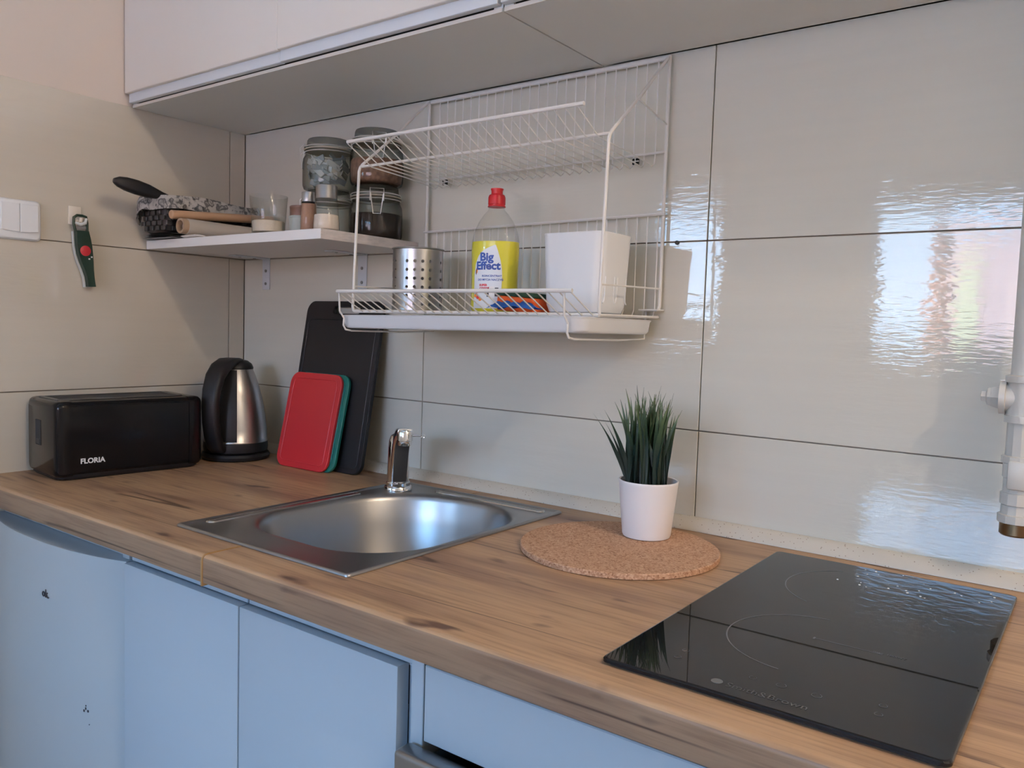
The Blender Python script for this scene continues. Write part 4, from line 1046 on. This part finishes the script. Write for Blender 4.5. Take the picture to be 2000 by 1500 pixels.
tb = thing('spice_tub', 'small pale tub with a brown lid between glass and pepper shaker', 'tub', (0.4220, -0.1700, SZ))
bm = new_bm(); lathe(bm, [(0.0195, 0), (0.0205, 0.002), (0.0225, 0.034), (0.0235, 0.0345), (0.0235, 0.0375), (0.0222, 0.038)], 32); obj('body', bm, M['tub'], tb)
bm = new_bm(); lathe(bm, [(0.0215, 0.038), (0.0215, 0.052), (0.0218, 0.0525), (0.0218, 0.0560), (0.0205, 0.0575), (0.01, 0.058)], 32); obj('lid', bm, M['brownlid'], tb)
gs = thing('drinking_glass', 'clear tumbler half full of sugar on the shelf beside the basket', 'glass', (0.3680, -0.2050, SZ))
bm = new_bm(); lathe(bm, [(0.0285, 0), (0.0300, 0.001), (0.0312, 0.004), (0.0365, 0.0755), (0.0362, 0.0762), (0.0357, 0.0755), (0.0304, 0.006), (0.027, 0.0045)], 48, cap1=True); obj('glass_wall', bm, M['glass'], gs, ang=50)
bm = new_bm(); lathe(bm, [(0.0250, 0.0055), (0.0295, 0.0065), (0.0308, 0.026), (0.029, 0.0275), (0.012, 0.029)], 40); obj('sugar', bm, M['sugar'], gs, ang=60)

# ------------------------------------------------------------------ basket group on the shelf
bk = thing('woven_basket', 'black woven basket with a grey floral lining hanging over its rim', 'basket', (0.014, -0.2760, SZ+0.0125))
BW, BD, BH = 0.104, 0.232, 0.066
bm = new_bm()
def bring(i, z): return [(x, y, z) for x, y in rrect(i, BW-i, i, BD-i, 0.020, 4)]
loft(bm, [bring(0.012, 0), bring(0.008, 0.004), bring(0.001, BH-0.004), bring(0.001, BH), bring(0.006, BH), bring(0.014, 0.006)]); obj('shell', bm, M['blackmt'], bk)
bm = new_bm()
nst = 8
for k in range(nst):
    x = 0.014+(BW-0.028)*k/(nst-1)
    for r in range(6):
        z0 = 0.004+r*0.0105
        if (k+r) % 2: 
            i = 0.0075-0.0068*z0/BH
            box(bm, x-0.0062, x+0.0062, i-0.0030, i+0.002, z0, z0+0.0092, 0.001, 1)
for k in range(17):
    y = 0.014+(BD-0.028)*k/16
    for r in range(6):
        z0 = 0.004+r*0.0105
        if (k+r) % 2:
            i = 0.0075-0.0068*z0/BH
            box(bm, BW-i-0.002, BW-i+0.003, y-0.0062, y+0.0062, z0, z0+0.0092, 0.001, 1)
obj('weave', bm, M['wickr'], bk, kind='stuff')
# lining: band folded over the rim, wavy lower hem
P = rrect(-0.004, BW+0.004, -0.004, BD+0.004, 0.024, 5); 
def dens(P, step=0.006):
    out = []
    for a, b in zip(P, P[1:]+P[:1]):
        d = math.hypot(b[0]-a[0], b[1]-a[1]); n = max(1, int(d/step))
        for k in range(n): out.append((a[0]+(b[0]-a[0])*k/n, a[1]+(b[1]-a[1])*k/n))
    return out
P = dens(P); cx_, cy_ = BW/2, BD/2
def off(p, d):
    v = Vector((max(-1, min(1, (p[0]-cx_)/(BW/2)*1.0))**7, max(-1, min(1, (p[1]-cy_)/(BD/2)))**7, 0))
    if v.length < 1e-4: v = Vector((0, -1, 0))
    v.normalize(); return (p[0]+v.x*d, p[1]+v.y*d)
rings = [[], [], [], [], []]
for i, p in enumerate(P):
    wv = math.sin(i*0.55)+0.6*math.sin(i*0.23+1)
    front = p[1] < 0.02
    drop = 0.019+0.003*math.sin(i*0.31) + (0.030*max(0, 1-p[0]/0.045) if front else 0)
    lift = 0.002+0.003*math.sin(i*0.17)
    a = off(p, -0.008); rings[0].append((a[0], a[1], BH-0.012))
    a = off(p, -0.006); rings[1].append((a[0], a[1], BH+0.005+lift))
    a = off(p, 0.000); rings[2].append((a[0], a[1], BH+0.0085+lift))
    a = off(p, 0.005+0.0015*wv); rings[3].append((a[0], a[1], BH-0.001))
    a = off(p, 0.0075+0.003*wv); rings[4].append((a[0], a[1], BH-drop))
bm = new_bm(); loft(bm, rings, False, False); bmesh.ops.solidify(bm, geom=list(bm.faces), thickness=0.0012)
obj('lining', bm, M['floral'], bk, ang=80)
# flat packets lying under basket
def packet(x0, x1, y0, y1, z0, h_, m, label, rot=0, wav=0.0008, name='packet', cat='packet'):
    bm = new_bm(); n = 14; A, B = [], []
    cx_, cy_ = (x0+x1)/2, (y0+y1)/2
    rings = []
    for k in range(n+1):
        x = (x0-cx_)+(x1-x0)*k/n; pin_ = 0.25+0.75*math.sin(PI*(0.04+0.92*k/n))**0.6; r_ = []
        for j in range(12):
            a = 2*PI*j/12; yy = (y1-y0)/2*math.copysign(abs(math.cos(a))**0.5, math.cos(a)); zz = h_/2*pin_*math.sin(a)
            r_.append((x, yy, max(-h_/2, zz + wav*math.sin(x*190+j))+h_/2))
        rings.append(r_)
    loft(bm, rings); o = obj(name, bm, M[m], None, label, cat, loc=(cx_, cy_, z0), ang=60); o.rotation_euler = (0, 0, rot); return o
packet(0.010, 0.122, -0.2640, -0.060, SZ+0.0004, 0.0040, 'packet2', 'lowest dark film sheet under the basket', 0.03, 0.0002)
packet(0.008, 0.118, -0.2600, -0.060, SZ+0.0048, 0.0034, 'steel', 'middle silvery film sheet under the basket', -0.04, 0.0002)
packet(0.010, 0.120, -0.2620, -0.060, SZ+0.0086, 0.0034, 'packet2', 'topmost dark film sheet directly under the basket', 0.05, 0.0002)
packet(0.133, 0.188, -0.2490, -0.2250, SZ+0.0003, 0.0070, 'packet', 'small crumpled white packet at the shelf edge under the paper roll')
packet(0.135, 0.182, -0.2150, -0.0600, SZ+0.0003, 0.0050, 'packet', 'flat white sleeve under the back of the paper roll', 0, 0.0002)
def lying(name, label, cat, a, b):
    d_ = Vector(b)-Vector(a); o = thing(name, label, cat, a); o.rotation_euler = d_.to_track_quat('X', 'Z').to_euler(); return o, d_.length
tr_, ln = lying('paper_roll', 'pale baking paper on an open cardboard tube lying beside the basket', 'paper roll', (0.1500, -0.2600, 0.4990), (0.1500, -0.030, 0.4985))
bm = new_bm()
lathe(bm, [(0.0110, 0.0), (0.0155, 0.0), (0.0158, 0.001), (0.0158, 0.020), (0.0158, ln), (0.0110, ln)], 36, axis='x', cap0=False, cap1=False)
lathe(bm, [(0.0110, ln), (0.0110, 0.0)], 36, axis='x', cap0=False, cap1=False); obj('tube', bm, M['card'], tr_)
bm = new_bm(); lathe(bm, [(0.0159, 0.012), (0.0163, 0.0122), (0.0163, ln-0.006), (0.0159, ln-0.0055)], 36, axis='x'); obj('paper', bm, M['foil'], tr_)
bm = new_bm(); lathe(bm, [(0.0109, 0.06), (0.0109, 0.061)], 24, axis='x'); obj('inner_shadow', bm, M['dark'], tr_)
rp, ln = lying('wooden_rod', 'pale wooden rod lying on top of the paper roll beside the basket', 'rod', (0.1335, -0.2700, 0.5215), (0.1330, -0.020, 0.5400))
bm = new_bm(); lathe(bm, [(0.0075, -0.001), (0.0092, 0.001), (0.0092, ln-0.002), (0.0080, ln)], 28, axis='x'); obj('shaft', bm, M['woodrod'], rp)
kn = thing('kitchen_utensil', 'black handled utensil sticking out of the floral basket', 'utensil', (0.1000, -0.250, 0.5580))
d = Vector((0.095, -0.3700, 0.5740)) - Vector((0.1000, -0.250, 0.5580)); dn = d.normalized(); sv = Vector((0, 0, 1)).cross(dn).normalized(); uv = dn.cross(sv)
bm = new_bm(); rings = []
for t, wd, th, up in [(-0.25, 0.010, 0.006, 0), (0.0, 0.012, 0.010, 0), (0.18, 0.017, 0.016, 0.0005), (0.42, 0.021, 0.0270, 0.002), (0.62, 0.022, 0.0295, 0.003), (0.80, 0.021, 0.0270, 0.0035), (0.92, 0.018, 0.0205, 0.004), (0.98, 0.014, 0.0115, 0.004), (1.0, 0.009, 0.008, 0.004)]:
    c = d*t+uv*up
    rings.append([c+sv*a+uv*b for a, b in rrect(-wd/2, wd/2, -th/2, th/2, min(wd, th)*.40, 4)])
loft(bm, rings); obj('handle', bm, M['blackmt'], kn, ang=60)
bm = new_bm(); rings = []
for t in (-1.5, -0.8, -0.2):
    c = d*t; c.z = -0.0035*abs(t)*2-0.002; c.x = -0.02*abs(t)
    rings.append([c+sv*a+Vector((0, 0, 1))*b for a, b in rrect(-0.007, 0.007, -0.0008, 0.0008, 0.0006, 2)])
loft(bm, rings); obj('shank', bm, M['steel'], kn)

# ------------------------------------------------------------------ on the left wall
sw = thing('light_switch', 'white double rocker light switch on the tiled left wall', 'switch', (0.0004, -0.508, 0.4885))
bm = new_bm()
def sq(i, x, r=0.008): return [(x, y, z) for y, z in rrect(-0.0405+i, 0.0405-i, -0.0385+i, 0.0385-i, r, 5)]
loft(bm, [sq(0, 0), sq(0, 0.004), sq(0.003, 0.009), sq(0.005, 0.0098)]); obj('frame', bm, M['whitepl'], sw)
for y0, y1 in ((-0.0335, -0.0004), (0.0004, 0.0335)):
    bm = new_bm(); rings = []
    for x, i in ((0.0085, 0), (0.0125, 0.0), (0.0132, 0.0012)):
        pts = [(x, y0+i, 0.0300-i), (x, y1-i, 0.0300-i)] + [(x, y1-i-(y1-y0-2*i)*k/8, -0.0215+i-0.0028*(1-((y1-(y1-y0)*k/8)/0.0335)**2)) for k in range(9)]
        rings.append(pts)
    loft(bm, rings); obj('rocker', bm, M['whitepl'], sw, smooth=False)
hk = thing('adhesive_hook', 'small cream adhesive hook on the left wall tile', 'hook', (0.0004, -0.4015, 0.503))
bm = new_bm(); box(bm, 0, 0.003, -0.0125, 0.0125, -0.012, 0.025, 0.001, 2); obj('plate', bm, M['hook'], hk)
bm = new_bm(); tube(bm, [(0.003, 0.006, -0.004), (0.010, 0.006, -0.006), (0.015, 0.006, -0.004), (0.0165, 0.006, 0.002)], [0.004, 0.0038, 0.0036, 0.003], 8); obj('peg', bm, M['hook'], hk)
pl = thing('peeler', 'dark green vegetable peeler with a red badge hanging from the hook', 'peeler', (0.0150, -0.3985, 0.505), (math.radians(2), 0, 0))
def strip(pts, x0, x1, bev=0.0):
    """outline centreline (y,z,halfwidth) turned to a closed slab between x0 and x1"""
    a = [(y-w_, z) for y, z, w_ in pts]; b = [(y+w_, z) for y, z, w_ in reversed(pts)]
    bm = new_bm(); ring = a+b
    mid = lambda i: [(y, z) for y, z in ring]
    loft(bm, [[(x0, y, z) for y, z in ring], [(x1, y, z) for y, z in ring]])
    if bev: bmesh.ops.bevel(bm, geom=[e for e in bm.edges if abs(e.verts[0].co.x-e.verts[1].co.x) < 1e-6 and e.is_manifold and e.calc_face_angle(0) > 0.8], offset=bev, segments=2, affect='EDGES')
    return bm
hp = [(0.003, -0.026, 0.0120), (0.0045, -0.040, 0.0135), (0.006, -0.056, 0.0145), (0.0075, -0.072, 0.0140), (0.010, -0.088, 0.0120), (0.0130, -0.104, 0.0090), (0.0155, -0.118, 0.0072), (0.0165, -0.128, 0.0070), (0.0175, -0.138, 0.0074)]
obj('handle', strip(hp, -0.006, 0.007, 0.0022), M['green'], pl, ang=60)
obj('handle_back', strip([(y-0.0035, z-0.001, w_*0.92) for y, z, w_ in hp], -0.011, -0.0062, 0.001), M['gripwhite'], pl)
bm = new_bm()
arch = [(0.003-0.0115, -0.028), (-0.0115, -0.012), (-0.0105, 0.000), (-0.004, 0.0045), (0.006, 0.0045), (0.0135, 0.0025), (0.0150, -0.010), (0.0145, -0.028)]
tube(bm, [(0, y, z) for y, z in arch], 0.0028, 8); obj('frame', bm, M['green'], pl)
bm = new_bm(); tube(bm, [(0.002, -0.0095, -0.010), (0.003, 0.000, -0.014), (0.003, 0.010, -0.010), (0.002, 0.0135, -0.001)], [0.0022, 0.0035, 0.0035, 0.0025], 8); obj('blade_carrier', bm, M['gripwhite'], pl)
bm = new_bm(); box(bm, -0.0006, 0.0012, -0.0100, 0.0125, -0.0225, -0.0165, 0.0005, 1); obj('blade', bm, M['steel'], pl)
bm = new_bm(); lathe(bm, [(0.0105, 0.0068), (0.0105, 0.0076), (0.0095, 0.0082)], 28, axis='x', c=(0, 0.0065, -0.066)); obj('badge', bm, M['reddot'], pl, label='round red badge')
bm = new_bm(); box(bm, 0.0070, 0.0080, 0.0115, 0.0150, -0.0835, -0.0805, 0.0008, 2); box(bm, 0.0070, 0.0080, 0.0165, 0.0200, -0.0795, -0.0765, 0.0008, 2); obj('leaf_mark', bm, M['white_ink'], pl)

# ------------------------------------------------------------------ gas pipe
gp = thing('gas_pipe', 'white painted iron pipe with threaded fittings on the back wall right of the hob', 'pipe', (1.6265, -0.040, 0.0))
bm = new_bm(); lathe(bm, [(0.0175, 0.262), (0.0175, CEIL-0.001)], 32); obj('riser', bm, M['pipe'], gp)
bm = new_bm()
lathe(bm, [(0.0175, 0.213), (0.0215, 0.2135), (0.0215, 0.222), (0.0200, 0.2225), (0.0195, 0.262), (0.0228, 0.2625), (0.0228, 0.270), (0.0190, 0.2715)], 32)
lathe(bm, [(0.017, -0.004), (0.017, -0.020), (0.0205, -0.0205), (0.0205, -0.027), (0.0165, -0.0275)], 28, axis='x', c=(0, 0, 0.243)); obj('tee_fitting', bm, M['pipe'], gp, ang=30)
bm = new_bm(); lathe(bm, [(0.0160, -0.0275), (0.0150, -0.031), (0.0132, -0.036), (0.0125, -0.0365), (0.0118, -0.040), (0.0075, -0.042), (0.0068, -0.047), (0.004, -0.048)], 6, axis='x', c=(0, 0, 0.243)); obj('plug', bm, M['pipe'], gp, ang=20)
bm = new_bm(); lathe(bm, [(0.0175, 0.090), (0.0215, 0.0905), (0.0215, 0.100), (0.0185, 0.101), (0.0180, 0.112), (0.0200, 0.113), (0.0200, 0.127), (0.0178, 0.128), (0.0178, 0.145), (0.0192, 0.146), (0.0192, 0.163), (0.0215, 0.164), (0.0215, 0.172), (0.0178, 0.173), (0.0178, 0.213)], 12); obj('valve_stack', bm, M['pipe'], gp, ang=20)
bm = new_bm(); box(bm, -0.012, 0.010, -0.024, -0.012, 0.133, 0.168, 0.003, 2); obj('valve_boss', bm, M['pipe'], gp)
bm = new_bm(); lathe(bm, [(0.0165, 0.0745), (0.0185, 0.0765), (0.0185, 0.0895), (0.0170, 0.0900)], 32); obj('thread_end', bm, M['brass'], gp)
bm = new_bm(); box(bm, -0.010, 0.010, 0.014, 0.0385, 0.60, 0.618, 0.002, 2); obj('wall_bracket', bm, M['pipe'], gp)
